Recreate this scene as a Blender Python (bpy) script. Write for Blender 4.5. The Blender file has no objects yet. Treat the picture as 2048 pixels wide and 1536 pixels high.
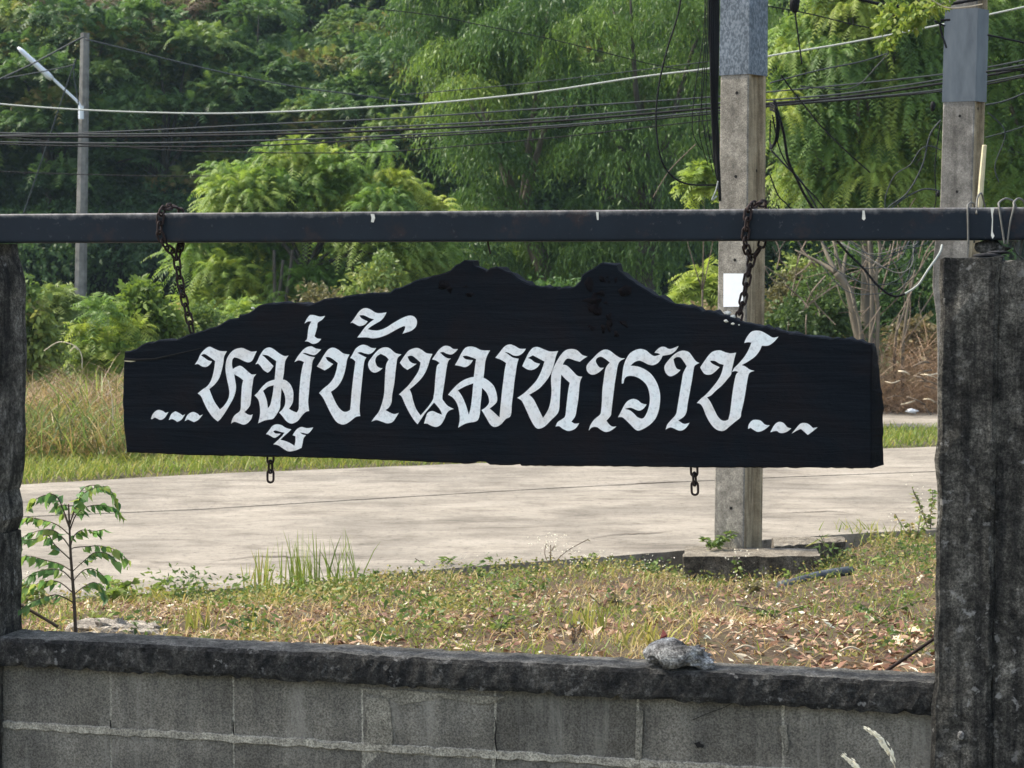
import bpy, math, random
import numpy as np
from mathutils import Vector, Matrix
from mathutils.geometry import tessellate_polygon
R = math.radians
C = bpy.context.scene.collection
SC = bpy.context.scene

# ------------------------------------------------------------------ camera, sky, sun, exposure
F = 4330.0                                   # focal length in photo pixels (2048 wide)
PITCH = math.atan(238.0 / F)
CZ = 1.55
cam_d = bpy.data.cameras.new('camera'); cam = bpy.data.objects.new('camera', cam_d); C.objects.link(cam)
cam_d.sensor_width = 36.0; cam_d.lens = 36.0 * F / 2048.0
cam_d.clip_start = 0.1; cam_d.clip_end = 2000
cam.location = (0, 0, CZ); cam.rotation_euler = (math.pi / 2 - PITCH, 0, 0)
cam_d.dof.use_dof = True; cam_d.dof.focus_distance = 6.4; cam_d.dof.aperture_fstop = 17.0      # phone telephoto: far leaves just soften
SC.camera = cam

SUN_EL, SUN_AZ = 50.0, -74.0                 # azimuth clockwise from +Y (away from camera)
w = bpy.data.worlds.new('World'); SC.world = w; w.use_nodes = True
nt = w.node_tree; nt.nodes.clear()
sky = nt.nodes.new('ShaderNodeTexSky'); sky.sky_type = 'NISHITA'; sky.sun_disc = False
sky.sun_elevation = R(SUN_EL); sky.sun_rotation = R(SUN_AZ)
sky.air_density = 1.0; sky.dust_density = 2.5; sky.ozone_density = 1.0
bg = nt.nodes.new('ShaderNodeBackground'); bg.inputs[1].default_value = 0.15
wo = nt.nodes.new('ShaderNodeOutputWorld')
hs = nt.nodes.new('ShaderNodeHueSaturation'); hs.inputs['Saturation'].default_value = 0.72   # hazy tropical sky
nt.links.new(sky.outputs[0], hs.inputs['Color']); nt.links.new(hs.outputs[0], bg.inputs[0]); nt.links.new(bg.outputs[0], wo.inputs[0])
sd = bpy.data.lights.new('sun', 'SUN'); sd.energy = 2.9; sd.angle = R(4.0); sd.color = (1.0, 0.93, 0.80)
sun = bpy.data.objects.new('sun', sd); C.objects.link(sun)
_d = Vector((math.sin(R(SUN_AZ)) * math.cos(R(SUN_EL)), math.cos(R(SUN_AZ)) * math.cos(R(SUN_EL)), math.sin(R(SUN_EL))))
sun.rotation_euler = _d.to_track_quat('Z', 'Y').to_euler(); sun.location = (-20, 20, 40)
SC.view_settings.view_transform = 'Standard'; SC.view_settings.look = 'None'
SC.view_settings.exposure = 1.3; SC.view_settings.gamma = 1.0; SC.view_settings.use_curve_mapping = False
SC.cycles.max_bounces = 6; SC.cycles.transparent_max_bounces = 8

# ------------------------------------------------------------------ geometry of the place
SP, CP = math.sin(PITCH), math.cos(PITCH)
def ray(px, py):
    a = (px - 1024) / F; b = (768 - py) / F
    return Vector((a, CP + b * SP, -SP + b * CP))
def at(px, py, Y):
    d = ray(px, py); return Vector((0, 0, CZ)) + d * (Y / d.y)
def on_z(px, py, z=0.0):
    d = ray(px, py); return Vector((0, 0, CZ)) + d * ((z - CZ) / d.z)
Y0 = 6.2; SL = 1 / 3.717
UX = Vector((3.717, -1, 0)).normalized(); UW = Vector((1, 3.717, 0)).normalized(); WO = Vector((0, Y0, 0))
def on_wall(px, py, off=0.0):                # point on the wall plane, pushed back by off
    d = ray(px, py); o = Vector((0, 0, CZ))
    t = ((WO - o).dot(UW) + off) / d.dot(UW); return o + d * t
def wall_uv(px, py, off=0.0):
    p = on_wall(px, py, off); return ((p - WO).dot(UX), p.z)
def wp(u, w_, z): return WO + UX * u + UW * w_ + Vector((0, 0, z))

# ------------------------------------------------------------------ object helpers
def tag(o, label=None, cat=None, group=None, kind=None):
    if label: o['label'] = label
    if cat: o['category'] = cat
    if group: o['group'] = group
    if kind: o['kind'] = kind
    return o
def thing(name, loc, label, cat, group=None):
    o = bpy.data.objects.new(name, None); C.objects.link(o); o.location = loc; o.empty_display_size = 0.1
    return tag(o, label, cat, group)
def wloc(o):
    v = Vector((0, 0, 0))
    while o is not None: v = v + o.location; o = o.parent
    return v
def link(name, me, mat, parent=None, loc=None):
    o = bpy.data.objects.new(name, me); C.objects.link(o)
    if mat is not None and len(me.materials) == 0: me.materials.append(mat)
    if parent is not None: o.parent = parent
    if loc is not None: o.location = loc
    return o
def mesh(name, verts, faces, mat, parent=None, origin=None, smooth=False):
    """verts in world space; the object sits at origin (or at its parent's own origin)"""
    base = wloc(parent) if parent is not None else Vector((0, 0, 0))
    org = Vector(origin) if origin is not None else base
    me = bpy.data.meshes.new(name)
    me.from_pydata([tuple(Vector(v) - org) for v in verts], [], faces); me.update()
    if smooth: me.polygons.foreach_set('use_smooth', [True] * len(me.polygons))
    return link(name, me, mat, parent, org - base)
class MB:
    def __init__(s): s.v = []; s.f = []
    def add(s, v, f):
        k = len(s.v); s.v += [Vector(x) for x in v]; s.f += [tuple(i + k for i in q) for q in f]; return s
    def tube(s, path, rad, n=6, cap=True):
        path = [Vector(p) for p in path]; m = len(path)
        if not hasattr(rad, '__len__'): rad = [rad] * m
        t0 = (path[1] - path[0]).normalized()
        u = t0.cross(Vector((0.31, 0.22, 0.93)));  u.normalize(); vs = []
        for i, p in enumerate(path):
            t = (path[min(i + 1, m - 1)] - path[max(i - 1, 0)]).normalized()
            u = (u - t * u.dot(t)).normalized(); b = t.cross(u)
            for k in range(n):
                a = 2 * math.pi * k / n; vs.append(p + (u * math.cos(a) + b * math.sin(a)) * rad[i])
        fs = [(i * n + k, i * n + (k + 1) % n, (i + 1) * n + (k + 1) % n, (i + 1) * n + k) for i in range(m - 1) for k in range(n)]
        if cap: fs += [tuple(range(n))[::-1], tuple((m - 1) * n + k for k in range(n))]
        return s.add(vs, fs)
    def box(s, o, ax, ay, az):
        o = Vector(o); v = [o + ax * i + ay * j + az * k for k in (0, 1) for j in (0, 1) for i in (0, 1)]
        return s.add(v, [(0, 2, 3, 1), (4, 5, 7, 6), (0, 1, 5, 4), (2, 6, 7, 3), (0, 4, 6, 2), (1, 3, 7, 5)])
    def make(s, name, mat, parent=None, origin=None, smooth=False): return mesh(name, s.v, s.f, mat, parent, origin, smooth)
def bevel(o, wd, seg=2):
    import bmesh
    bm = bmesh.new(); bm.from_mesh(o.data)
    bmesh.ops.recalc_face_normals(bm, faces=bm.faces)
    es = [e for e in bm.edges if len(e.link_faces) == 2 and e.calc_face_angle(0) > R(30)]
    bmesh.ops.bevel(bm, geom=es, offset=wd, segments=seg, affect='EDGES', profile=0.6)
    bm.to_mesh(o.data); bm.free(); return o
def curve_pts(pts, n=8):
    pts = [Vector(p) for p in pts]; out = []
    for i in range(len(pts) - 1):
        p0, p1, p2, p3 = pts[max(i - 1, 0)], pts[i], pts[i + 1], pts[min(i + 2, len(pts) - 1)]
        for k in range(n):
            t = k / n
            out.append(0.5 * ((2 * p1) + (p2 - p0) * t + (2 * p0 - 5 * p1 + 4 * p2 - p3) * t * t + (3 * p1 - p0 - 3 * p2 + p3) * t ** 3))
    out.append(pts[-1]); return out
def arrays(name, V, k, tint, mat, parent=None, loc=None):
    """V (n*k,3) local: faces of k consecutive vertices"""
    n = len(V); me = bpy.data.meshes.new(name)
    me.vertices.add(n); me.vertices.foreach_set('co', np.ascontiguousarray(V, dtype=np.float32).ravel())
    me.loops.add(n); me.loops.foreach_set('vertex_index', np.arange(n, dtype=np.int32))
    me.polygons.add(n // k); me.polygons.foreach_set('loop_start', np.arange(0, n, k, dtype=np.int32))
    me.update(calc_edges=True)
    at_ = me.attributes.new('tint', 'FLOAT', 'POINT'); at_.data.foreach_set('value', np.ascontiguousarray(tint, dtype=np.float32))
    if mat: me.materials.append(mat)
    if parent is False: return me
    return link(name, me, None, parent, loc)

# ------------------------------------------------------------------ materials
class NT:
    def __init__(s, name):
        s.m = bpy.data.materials.new(name); s.m.use_nodes = True; s.t = s.m.node_tree; s.t.nodes.clear()
        s.out = s.t.nodes.new('ShaderNodeOutputMaterial')
    def n(s, kind, **kw):
        x = s.t.nodes.new(kind)
        for k, v in kw.items():
            if k.startswith('i_'): 
                key = k[2:]; x.inputs[int(key) if key.isdigit() else key.replace('_', ' ')].default_value = v
            else: setattr(x, k, v)
        return x
    def l(s, a, b): s.t.links.new(a, b)
    def coord(s, stretch=(1, 1, 1), rot=(0, 0, 0), space='Object'):
        c = s.n('ShaderNodeTexCoord'); m = s.n('ShaderNodeMapping'); m.inputs['Scale'].default_value = stretch; m.inputs['Rotation'].default_value = rot
        s.l(c.outputs[space], m.inputs[0]); return m.outputs[0]
    def noise(s, vec, scale, detail=6, rough=0.6, dist=0.0):
        x = s.n('ShaderNodeTexNoise'); x.inputs['Scale'].default_value = scale; x.inputs['Detail'].default_value = detail
        x.inputs['Roughness'].default_value = rough; x.inputs['Distortion'].default_value = dist
        s.l(vec, x.inputs['Vector']); return x.outputs[0]
    def ramp(s, fac, stops, interp='LINEAR'):
        x = s.n('ShaderNodeValToRGB'); x.color_ramp.interpolation = interp; e = x.color_ramp.elements
        while len(e) < len(stops): e.new(0.5)
        for a, (p, c) in zip(e, stops):
            a.position = p; a.color = (*c, 1) if hasattr(c, '__len__') else (c, c, c, 1)
        s.l(fac, x.inputs[0]); return x.outputs[0]
    def mix(s, a, b, fac, mode='MIX'):
        x = s.n('ShaderNodeMix', data_type='RGBA', blend_type=mode)
        for v, i in ((fac, 0), (a, 6), (b, 7)):
            if hasattr(v, 'default_value') or hasattr(v, 'is_linked'): s.l(v, x.inputs[i])
            elif hasattr(v, '__len__'): x.inputs[i].default_value = (*v, 1)
            else: x.inputs[i].default_value = v
        return x.outputs[2]
    def bsdf(s, col, rough=0.85, bump=None, dist=0.01, strength=0.6, metal=0.0, spec=0.3):
        b = s.n('ShaderNodeBsdfPrincipled'); b.inputs['Metallic'].default_value = metal; b.inputs['Specular IOR Level'].default_value = spec
        if hasattr(col, '__len__'): b.inputs['Base Color'].default_value = (*col, 1)
        else: s.l(col, b.inputs['Base Color'])
        if hasattr(rough, 'is_linked'): s.l(rough, b.inputs['Roughness'])
        else: b.inputs['Roughness'].default_value = rough
        if bump is not None:
            u = s.n('ShaderNodeBump'); u.inputs['Strength'].default_value = strength; u.inputs['Distance'].default_value = dist
            s.l(bump, u.inputs['Height']); s.l(u.outputs[0], b.inputs['Normal'])
        s.l(b.outputs[0], s.out.inputs[0]); return b
def leaf_mat(name, stops, trans=0.35, rough=0.5, spec=0.3):
    t = NT(name); a = t.n('ShaderNodeAttribute', attribute_name='tint'); oi = t.n('ShaderNodeObjectInfo')
    mm = t.n('ShaderNodeMath', operation='MULTIPLY_ADD'); t.l(oi.outputs['Random'], mm.inputs[0]); mm.inputs[1].default_value = 0.16; t.l(a.outputs['Fac'], mm.inputs[2])
    col = t.ramp(mm.outputs[0], stops)
    b = t.bsdf(col, rough, spec=spec); tr = t.n('ShaderNodeBsdfTranslucent')
    t.l(t.mix(col, (1.0, 1.0, 0.25), 0.35, 'MULTIPLY'), tr.inputs[0])
    br = t.n('ShaderNodeMix', data_type='RGBA', blend_type='MULTIPLY')
    mx = t.n('ShaderNodeMixShader'); mx.inputs[0].default_value = trans
    t.l(b.outputs[0], mx.inputs[1]); t.l(tr.outputs[0], mx.inputs[2]); t.l(mx.outputs[0], t.out.inputs[0]); return t.m

def concrete_mat(name, stops, scale=9, streak=0.5, rnd=0.0, pits=0.5, bumpd=0.006, grime=(0.02, 0.021, 0.022), grime_lo=0.45, grime_hi=0.75, grit=0.5, sf=2.2, speck=1.0, lichen=0, pale=0):
    t = NT(name); v = t.coord()
    big = t.noise(v, scale, 8, 0.62, 0.3); fine = t.noise(v, 170, 5, 0.75)
    st = t.noise(t.coord((1, 1, 0.06)), scale * sf, 6, 0.65)
    col = t.ramp(big, stops)
    g = t.ramp(st, [(grime_lo, 0.0), (grime_hi, streak)])
    col = t.mix(col, grime, g)
    mid = t.noise(v, scale * 4.5, 8, 0.8, 0.15)
    col = t.mix(col, t.ramp(mid, [(0.38, 1 - 0.65 * grit), (0.5, 1.0), (0.63, 1 + 1.0 * grit)]), 1.0, 'MULTIPLY')
    sp = t.ramp(fine, [(0.40, 1 - .5 * speck), (0.5, 1.0), (0.60, 1 + .5 * speck)])
    col = t.mix(col, sp, 1.0, 'MULTIPLY')
    if pale:
        ps = t.noise(t.coord((1, 1, 0.12)), 11, 6, 0.7, .3); col = t.mix(col, (0.36, 0.34, 0.29), t.ramp(ps, [(0.54, 0.0), (0.7, pale)]))
    if lichen:
        ln = t.noise(v, 38, 3, 0.6); ln2 = t.noise(v, 5, 3, 0.6)
        lm = t.n('ShaderNodeMath', operation='MULTIPLY'); t.l(t.ramp(ln, [(0.60, 0.0), (0.68, 1.0)]), lm.inputs[0]); t.l(t.ramp(ln2, [(0.45, 0.0), (0.6, lichen)]), lm.inputs[1])
        col = t.mix(col, (0.42, 0.41, 0.385), lm.outputs[0])
    if rnd:
        oi = t.n('ShaderNodeObjectInfo'); rr = t.ramp(oi.outputs['Random'], [(0, 1 - rnd), (1, 1 + rnd * 0.6)])
        col = t.mix(col, rr, 1.0, 'MULTIPLY')
    ad = t.n('ShaderNodeMath', operation='MULTIPLY_ADD'); t.l(fine, ad.inputs[0]); ad.inputs[1].default_value = pits; t.l(big, ad.inputs[2])
    t.bsdf(col, 0.92, ad.outputs[0], bumpd, 0.9, spec=0.2); return t.m
M = {}
M['block'] = concrete_mat('block_concrete', [(0.3, (0.12, 0.11, 0.09)), (0.5, (0.19, 0.176, 0.145)), (0.7, (0.285, 0.264, 0.218))], 4, 0.6, 0.2, 1.0, grime=(0.045, 0.044, 0.042), grit=0.16, sf=3.5, speck=.9, pale=.6)
M['mortar'] = concrete_mat('mortar_concrete', [(0.3, (0.25, 0.232, 0.188)), (0.55, (0.36, 0.335, 0.27)), (0.75, (0.45, 0.42, 0.345))], 9, 0.3, 0, 0.7, grit=0.3)
M['render'] = concrete_mat('render_concrete', [(0.3, (0.17, 0.157, 0.125)), (0.5, (0.25, 0.231, 0.184)), (0.7, (0.34, 0.316, 0.255))], 7, 0.3, 0, 0.8, grit=0.28)
M['coping'] = concrete_mat('coping_concrete', [(0.38, (0.016, 0.016, 0.016)), (0.52, (0.044, 0.042, 0.038)), (0.66, (0.105, 0.10, 0.089)), (0.78, (0.20, 0.19, 0.168))], 14, 0.5, 0, 1.2, 0.014, grit=0.8, lichen=.55)
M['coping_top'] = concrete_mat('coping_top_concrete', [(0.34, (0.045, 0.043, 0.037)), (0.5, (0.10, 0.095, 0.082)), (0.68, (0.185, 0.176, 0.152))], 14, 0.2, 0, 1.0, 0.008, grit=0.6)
M['post'] = concrete_mat('post_concrete', [(0.34, (0.026, 0.024, 0.020)), (0.46, (0.075, 0.070, 0.059)), (0.6, (0.15, 0.14, 0.118)), (0.76, (0.31, 0.29, 0.248))], 10, 0.8, 0, 1.2, 0.012, grime=(0.012, 0.012, 0.012), grime_lo=0.44, grime_hi=0.62, grit=0.95, sf=2.6, lichen=.7)
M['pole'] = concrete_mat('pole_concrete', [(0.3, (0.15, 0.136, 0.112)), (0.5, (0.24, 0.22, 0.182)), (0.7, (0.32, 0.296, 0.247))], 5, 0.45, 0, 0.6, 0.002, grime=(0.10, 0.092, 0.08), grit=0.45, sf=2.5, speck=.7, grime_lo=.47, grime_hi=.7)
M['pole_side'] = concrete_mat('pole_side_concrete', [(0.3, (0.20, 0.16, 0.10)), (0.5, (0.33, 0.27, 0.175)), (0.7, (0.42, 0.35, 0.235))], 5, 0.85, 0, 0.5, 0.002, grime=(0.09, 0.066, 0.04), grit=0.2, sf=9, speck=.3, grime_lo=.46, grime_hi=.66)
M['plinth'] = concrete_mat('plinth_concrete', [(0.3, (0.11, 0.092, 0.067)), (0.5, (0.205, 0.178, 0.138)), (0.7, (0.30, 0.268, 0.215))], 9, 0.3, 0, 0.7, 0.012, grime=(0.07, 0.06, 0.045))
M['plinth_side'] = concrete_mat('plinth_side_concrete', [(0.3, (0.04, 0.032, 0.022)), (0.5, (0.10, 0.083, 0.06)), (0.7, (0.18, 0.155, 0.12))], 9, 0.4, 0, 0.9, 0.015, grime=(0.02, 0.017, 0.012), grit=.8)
M['rock'] = concrete_mat('rock_stone', [(0.36, (0.06, 0.057, 0.052)), (0.46, (0.22, 0.21, 0.195)), (0.58, (0.48, 0.47, 0.44)), (0.7, (0.72, 0.71, 0.68))], 16, 0.3, 0, 1.2, 0.02, grit=.8)
M['rock_tan'] = concrete_mat('tan_rock_stone', [(0.3, (0.19, 0.165, 0.135)), (0.5, (0.36, 0.32, 0.265)), (0.7, (0.55, 0.5, 0.42))], 9, 0.3, 0, 0.8, 0.012)

def flat(name, col, rough=0.7, metal=0.0, bscale=None, bd=0.002, var=0.0, spec=0.3, vs=30, stretch=(1, 1, 1)):
    t = NT(name); v = t.coord(stretch)
    c = col
    if var: c = t.mix(col, tuple(min(1, x * (1 + var)) for x in col), t.ramp(t.noise(v, vs, 5), [(0.35, 0.0), (0.65, 1.0)]))
    t.bsdf(c, rough, t.noise(v, bscale, 5) if bscale else None, bd, 0.7, metal, spec); return t.m
# black charred timber: grain runs along the board, relief carved
t = NT('black_timber'); v = t.coord((1, 1, 1)); vg = t.coord((1.0, 1, 14.0), (0, R(-2), 0))
g1 = t.noise(vg, 3.0, 8, 0.65, 0.6); g2 = t.noise(v, 6, 6, 0.6, 0.4); g3 = t.noise(v, 60, 4, 0.7)
col = t.mix(t.ramp(g1, [(0.3, (0.002, 0.0034, 0.006)), (0.55, (0.0042, 0.0066, 0.0105)), (0.78, (0.010, 0.0145, 0.020))]), (0.011, 0.008, 0.009), t.ramp(g2, [(0.45, 0.0), (0.7, 0.75)]))
ad = t.n('ShaderNodeMath', operation='MULTIPLY_ADD'); t.l(g3, ad.inputs[0]); ad.inputs[1].default_value = 0.35; t.l(g1, ad.inputs[2])
t.bsdf(col, 0.75, ad.outputs[0], 0.006, 0.8, spec=0.10); M['timber'] = t.m
t = NT('rough_bark'); v = t.coord(); n1 = t.noise(v, 60, 6, .7); t.bsdf(t.ramp(n1, [(.35, (.003, .003, .004)), (.65, (.012, .009, .010))]), .9, n1, .01, .9, spec=.08); M['bark_rough'] = t.m
t = NT('letter_paint'); v = t.coord(); n1 = t.noise(v, 9, 5, 0.6); n2 = t.noise(v, 90, 4, 0.7)
col = t.ramp(n1, [(0.32, (0.80, 0.76, 0.71)), (0.5, (0.88, 0.88, 0.86)), (0.66, (0.86, 0.91, 0.90))])
col = t.mix(col, t.ramp(n2, [(0.3, 0.72), (0.5, 1.0)]), 1.0, 'MULTIPLY')
t.bsdf(col, 0.6, n2, 0.001, 0.5); M['letter'] = t.m
# painted steel beam: navy black with dusty worn upper edge
t = NT('beam_paint'); v = t.coord(); n1 = t.noise(t.coord((1, 1, 1)), 5, 6, 0.65); n2 = t.noise(v, 55, 5, 0.7)
sx = t.n('ShaderNodeSeparateXYZ'); tc = t.n('ShaderNodeTexCoord'); t.l(tc.outputs['Object'], sx.inputs[0])
ad = t.n('ShaderNodeMath', operation='MULTIPLY_ADD'); t.l(t.noise(v, 22, 6, 0.75), ad.inputs[0]); ad.inputs[1].default_value = 0.05; t.l(sx.outputs['Z'], ad.inputs[2])
wear = t.ramp(t.n('ShaderNodeMath').outputs[0], [(0, 0.0), (1, 1.0)])
mr = t.n('ShaderNodeMapRange'); mr.inputs[1].default_value = 0.053; mr.inputs[2].default_value = 0.075; t.l(ad.outputs[0], mr.inputs[0])
col = t.mix(t.ramp(n1, [(0.3, (0.0045, 0.0085, 0.0145)), (0.7, (0.010, 0.0165, 0.025))]), t.ramp(n2, [(0.3, (0.10, 0.09, 0.08)), (0.7, (0.24, 0.235, 0.23))]), mr.outputs[0])
col = t.mix(col, (0.05, 0.028, 0.02), t.ramp(t.noise(t.coord((1, 1, 1)), 7, 7, 0.7), [(0.56, 0.0), (0.68, 0.55)]))
col = t.mix(col, (0.11, 0.115, 0.12), t.ramp(n2, [(0.62, 0.0), (0.76, 0.6)]))
t.bsdf(col, 0.55, n2, 0.0008, 0.5, spec=0.2); M['beam'] = t.m
M['rust'] = flat('rusty_iron', (0.012, 0.007, 0.006), 0.85, 0.0, 160, 0.0015, 2.2, vs=70)
M['dropping'] = flat('white_dropping', (0.62, 0.60, 0.52), 0.8, var=.3, vs=90)
M['wire'] = flat('grey_wire', (0.10, 0.097, 0.085), 0.6, var=0.6)
M['rag'] = flat('black_rag', (0.010, 0.010, 0.011), 0.85, bscale=40, bd=0.01, var=2.5, vs=14)
M['bamboo'] = flat('pale_bamboo', (0.52, 0.46, 0.29), 0.6, bscale=60, bd=0.001, var=0.25)
M['paper'] = flat('white_paper', (0.80, 0.82, 0.83), 0.7, var=0.05)
M['cable'] = flat('black_cable', (0.006, 0.006, 0.007), 0.65, spec=0.15)
M['cable_grey'] = flat('grey_cable', (0.032, 0.037, 0.04), 0.6, spec=0.2)
M['cable_white'] = flat('white_cable', (0.30, 0.32, 0.29), 0.6)
M['pipe'] = flat('grey_pipe', (0.04, 0.045, 0.05), 0.45, bscale=50, bd=0.001, var=1.2, vs=20)
M['hole'] = flat('dark_hole', (0.012, 0.011, 0.010), 0.95)
M['crack'] = flat('road_crack', (0.07, 0.058, 0.045), 0.95, var=.8)
M['lamp'] = flat('lamp_white', (0.72, 0.76, 0.78), 0.45, var=0.05)
M['old_pole'] = flat('old_pole_concrete', (0.125, 0.12, 0.108), 0.9, bscale=30, bd=0.004, var=0.9, vs=6)
M['red'] = flat('dark_red_wrapper', (0.13, 0.022, 0.016), 0.5)
M['twig'] = flat('dry_twig', (0.085, 0.066, 0.048), 0.9, var=1.2, vs=25)
M['twig_pale'] = flat('pale_twig', (0.42, 0.36, 0.26), 0.9, var=0.4, vs=25)
M['stem_dark'] = flat('dark_stem', (0.05, 0.036, 0.025), 0.8, var=0.8)
M['bark'] = flat('grey_bark', (0.095, 0.08, 0.058), 0.9, bscale=22, bd=0.012, var=0.8, vs=8, stretch=(1, 1, 0.3))
M['bark_dark'] = flat('dark_bark', (0.05, 0.043, 0.034), 0.9, bscale=22, bd=0.012, var=0.8, vs=8)
# galvanised sheet
t = NT('galvanised_sheet'); v = t.coord(); n1 = t.noise(t.coord((1, 1, 0.6)), 85, 3, 0.5, .5); n2 = t.noise(v, 4, 3)
col = t.mix(t.ramp(n1, [(0.42, (0.085, 0.105, 0.125)), (0.6, (0.20, 0.23, 0.26))]), t.ramp(n2, [(0.3, 0.75), (0.7, 1.1)]), 1.0, 'MULTIPLY')
t.bsdf(col, 0.55, n1, 0.001, 0.4, metal=0.35); M['sheet'] = t.m
t = NT('plain_sheet'); n1 = t.noise(t.coord((1, 1, 0.25)), 18, 5, 0.6)
col = t.ramp(n1, [(0.3, (0.085, 0.10, 0.115)), (0.7, (0.135, 0.155, 0.17))])
t.bsdf(col, 0.5, n1, 0.001, 0.3, metal=0.3); M['sheet_plain'] = t.m
# road concrete: worn, streaked along the carriageway
t = NT('road_concrete'); v = t.coord(); st = t.coord((0.45, 1.0, 1), (0, 0, R(-14)))
a = t.noise(st, 4.5, 10, 0.72, 0.6); b = t.noise(v, 22, 7, 0.75); c = t.noise(v, 0.9, 4, .6); fi = t.noise(v, 160, 3, 0.7)
col = t.ramp(a, [(0.32, (0.15, 0.13, 0.104)), (0.43, (0.235, 0.207, 0.167)), (0.54, (0.295, 0.262, 0.213)), (0.68, (0.342, 0.307, 0.253))])
col = t.mix(col, t.ramp(b, [(0.32, 0.35), (0.44, 0.95), (0.6, 1.05)]), 1.0, 'MULTIPLY')
col = t.mix(col, t.ramp(c, [(0.4, 0.72), (0.58, 1.0)]), 1.0, 'MULTIPLY')
col = t.mix(col, t.ramp(fi, [(0.3, 0.6), (0.55, 1.08)]), 1.0, 'MULTIPLY')
t.bsdf(col, 0.9, fi, 0.006, 0.6, spec=0.2); M['road'] = t.m
# soils
def soil(name, stops, scale=5):
    t = NT(name); v = t.coord(); a = t.noise(v, scale, 8, 0.7, 0.3); b = t.noise(v, scale * 12, 5, 0.7)
    col = t.mix(t.ramp(a, stops), t.ramp(b, [(0.3, 0.45), (0.5, 1.0), (0.7, 1.3)]), 1.0, 'MULTIPLY')
    t.bsdf(col, 0.95, b, 0.02, 0.8, spec=0.1); return t.m
M['soil'] = soil('verge_soil', [(0.3, (0.05, 0.035, 0.024)), (0.5, (0.11, 0.08, 0.054)), (0.62, (0.085, 0.08, 0.036)), (0.75, (0.17, 0.13, 0.09))])
M['ground'] = soil('field_soil', [(0.3, (0.05, 0.05, 0.025)), (0.5, (0.10, 0.09, 0.05)), (0.7, (0.17, 0.14, 0.085))], 2)
M['hill'] = soil('hill_soil', [(0.3, (0.016, 0.024, 0.012)), (0.6, (0.03, 0.04, 0.018)), (0.8, (0.05, 0.05, 0.03))], 0.8)
# leaves
M['leaf_hill'] = leaf_mat('hill_leaf', [(0.0, (0.045, 0.094, 0.035)), (0.45, (0.097, 0.176, 0.047)), (0.8, (0.178, 0.252, 0.061)), (1.0, (0.297, 0.214, 0.074))], 0.42)
M['leaf_neem'] = leaf_mat('drooping_leaf', [(0.0, (0.040, 0.085, 0.032)), (0.5, (0.093, 0.171, 0.042)), (0.85, (0.187, 0.286, 0.054)), (1.0, (0.287, 0.340, 0.072))], 0.42, 0.45)
M['leaf_feather'] = leaf_mat('feathery_leaf', [(0.0, (0.071, 0.142, 0.037)), (0.5, (0.174, 0.285, 0.060)), (1.0, (0.380, 0.440, 0.075))], 0.48)
M['leaf_shrub'] = leaf_mat('shrub_leaf', [(0.0, (0.049, 0.085, 0.026)), (0.5, (0.127, 0.198, 0.053)), (0.85, (0.253, 0.312, 0.079)), (1.0, (0.370, 0.284, 0.118))], 0.4)
M['leaf_lime'] = leaf_mat('lime_leaf', [(0.0, (0.08, 0.14, 0.03)), (0.6, (0.19, 0.27, 0.045)), (1.0, (0.29, 0.33, 0.07))], 0.45)
M['leaf_olive'] = leaf_mat('olive_leaf', [(0.0, (0.069, 0.069, 0.029)), (0.5, (0.149, 0.138, 0.057)), (1.0, (0.287, 0.218, 0.115))], 0.3)
M['leaf_weed'] = leaf_mat('weed_leaf', [(0.0, (0.056, 0.083, 0.025)), (0.4, (0.134, 0.176, 0.040)), (0.7, (0.269, 0.253, 0.070)), (1.0, (0.426, 0.330, 0.130))], 0.35)
M['straw'] = leaf_mat('straw_blade', [(0.0, (0.190, 0.121, 0.047)), (0.4, (0.370, 0.248, 0.100)), (0.75, (0.526, 0.380, 0.168)), (1.0, (0.600, 0.495, 0.263))], 0.3)
M['brown'] = leaf_mat('dead_brush', [(0.0, (0.10, 0.06, 0.036)), (0.5, (0.24, 0.15, 0.09)), (1.0, (0.40, 0.28, 0.18))], 0.15)
M['grass'] = leaf_mat('grass_blade', [(0.0, (0.09, 0.15, 0.022)), (0.45, (0.19, 0.26, 0.045)), (0.75, (0.34, 0.33, 0.08)), (1.0, (0.48, 0.38, 0.16))], 0.4)
M['litter'] = leaf_mat('dead_leaf', [(0.0, (0.077, 0.030, 0.020)), (0.3, (0.165, 0.076, 0.045)), (0.55, (0.253, 0.148, 0.088)), (0.8, (0.440, 0.302, 0.200)), (1.0, (0.600, 0.600, 0.470))], 0.1, 0.7)
M['litter_pink'] = flat('pink_dead_leaf', (0.36, 0.19, 0.14), 0.8, var=.4)
M['seed'] = flat('pale_seed_head', (0.85, 0.79, 0.62), 0.9)
M['sapling_leaf'] = None

# ------------------------------------------------------------------ ground, road, hill
near_px = [(-1900, 1293), (-700, 1245), (-300, 1215), (0, 1201), (271, 1188), (497, 1175), (680, 1157), (952, 1132), (1184, 1115), (1380, 1100), (1540, 1078), (1775, 1063), (2100, 1052), (2800, 1030)]
mid_px = [(-1900, 1105), (-700, 1062), (0, 1036), (388, 1020), (698, 1001), (1087, 978), (1277, 968), (1560, 955), (2100, 935), (2800, 920)]
far_px = [(-1900, 1042), (-700, 998), (-100, 976), (40, 970), (400, 949), (830, 932), (1200, 918), (1760, 898), (1870, 894), (2400, 882), (2800, 876)]
near_e = [on_z(*p) for p in near_px]; mid_e = [on_z(*p) for p in mid_px]; far_e = [on_z(*p) for p in far_px]
def yline(pts, x):
    return np.interp(x, [p.x for p in pts], [p.y for p in pts])
rngG = np.random.RandomState(5)
_ph = rngG.rand(12, 4)
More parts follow.
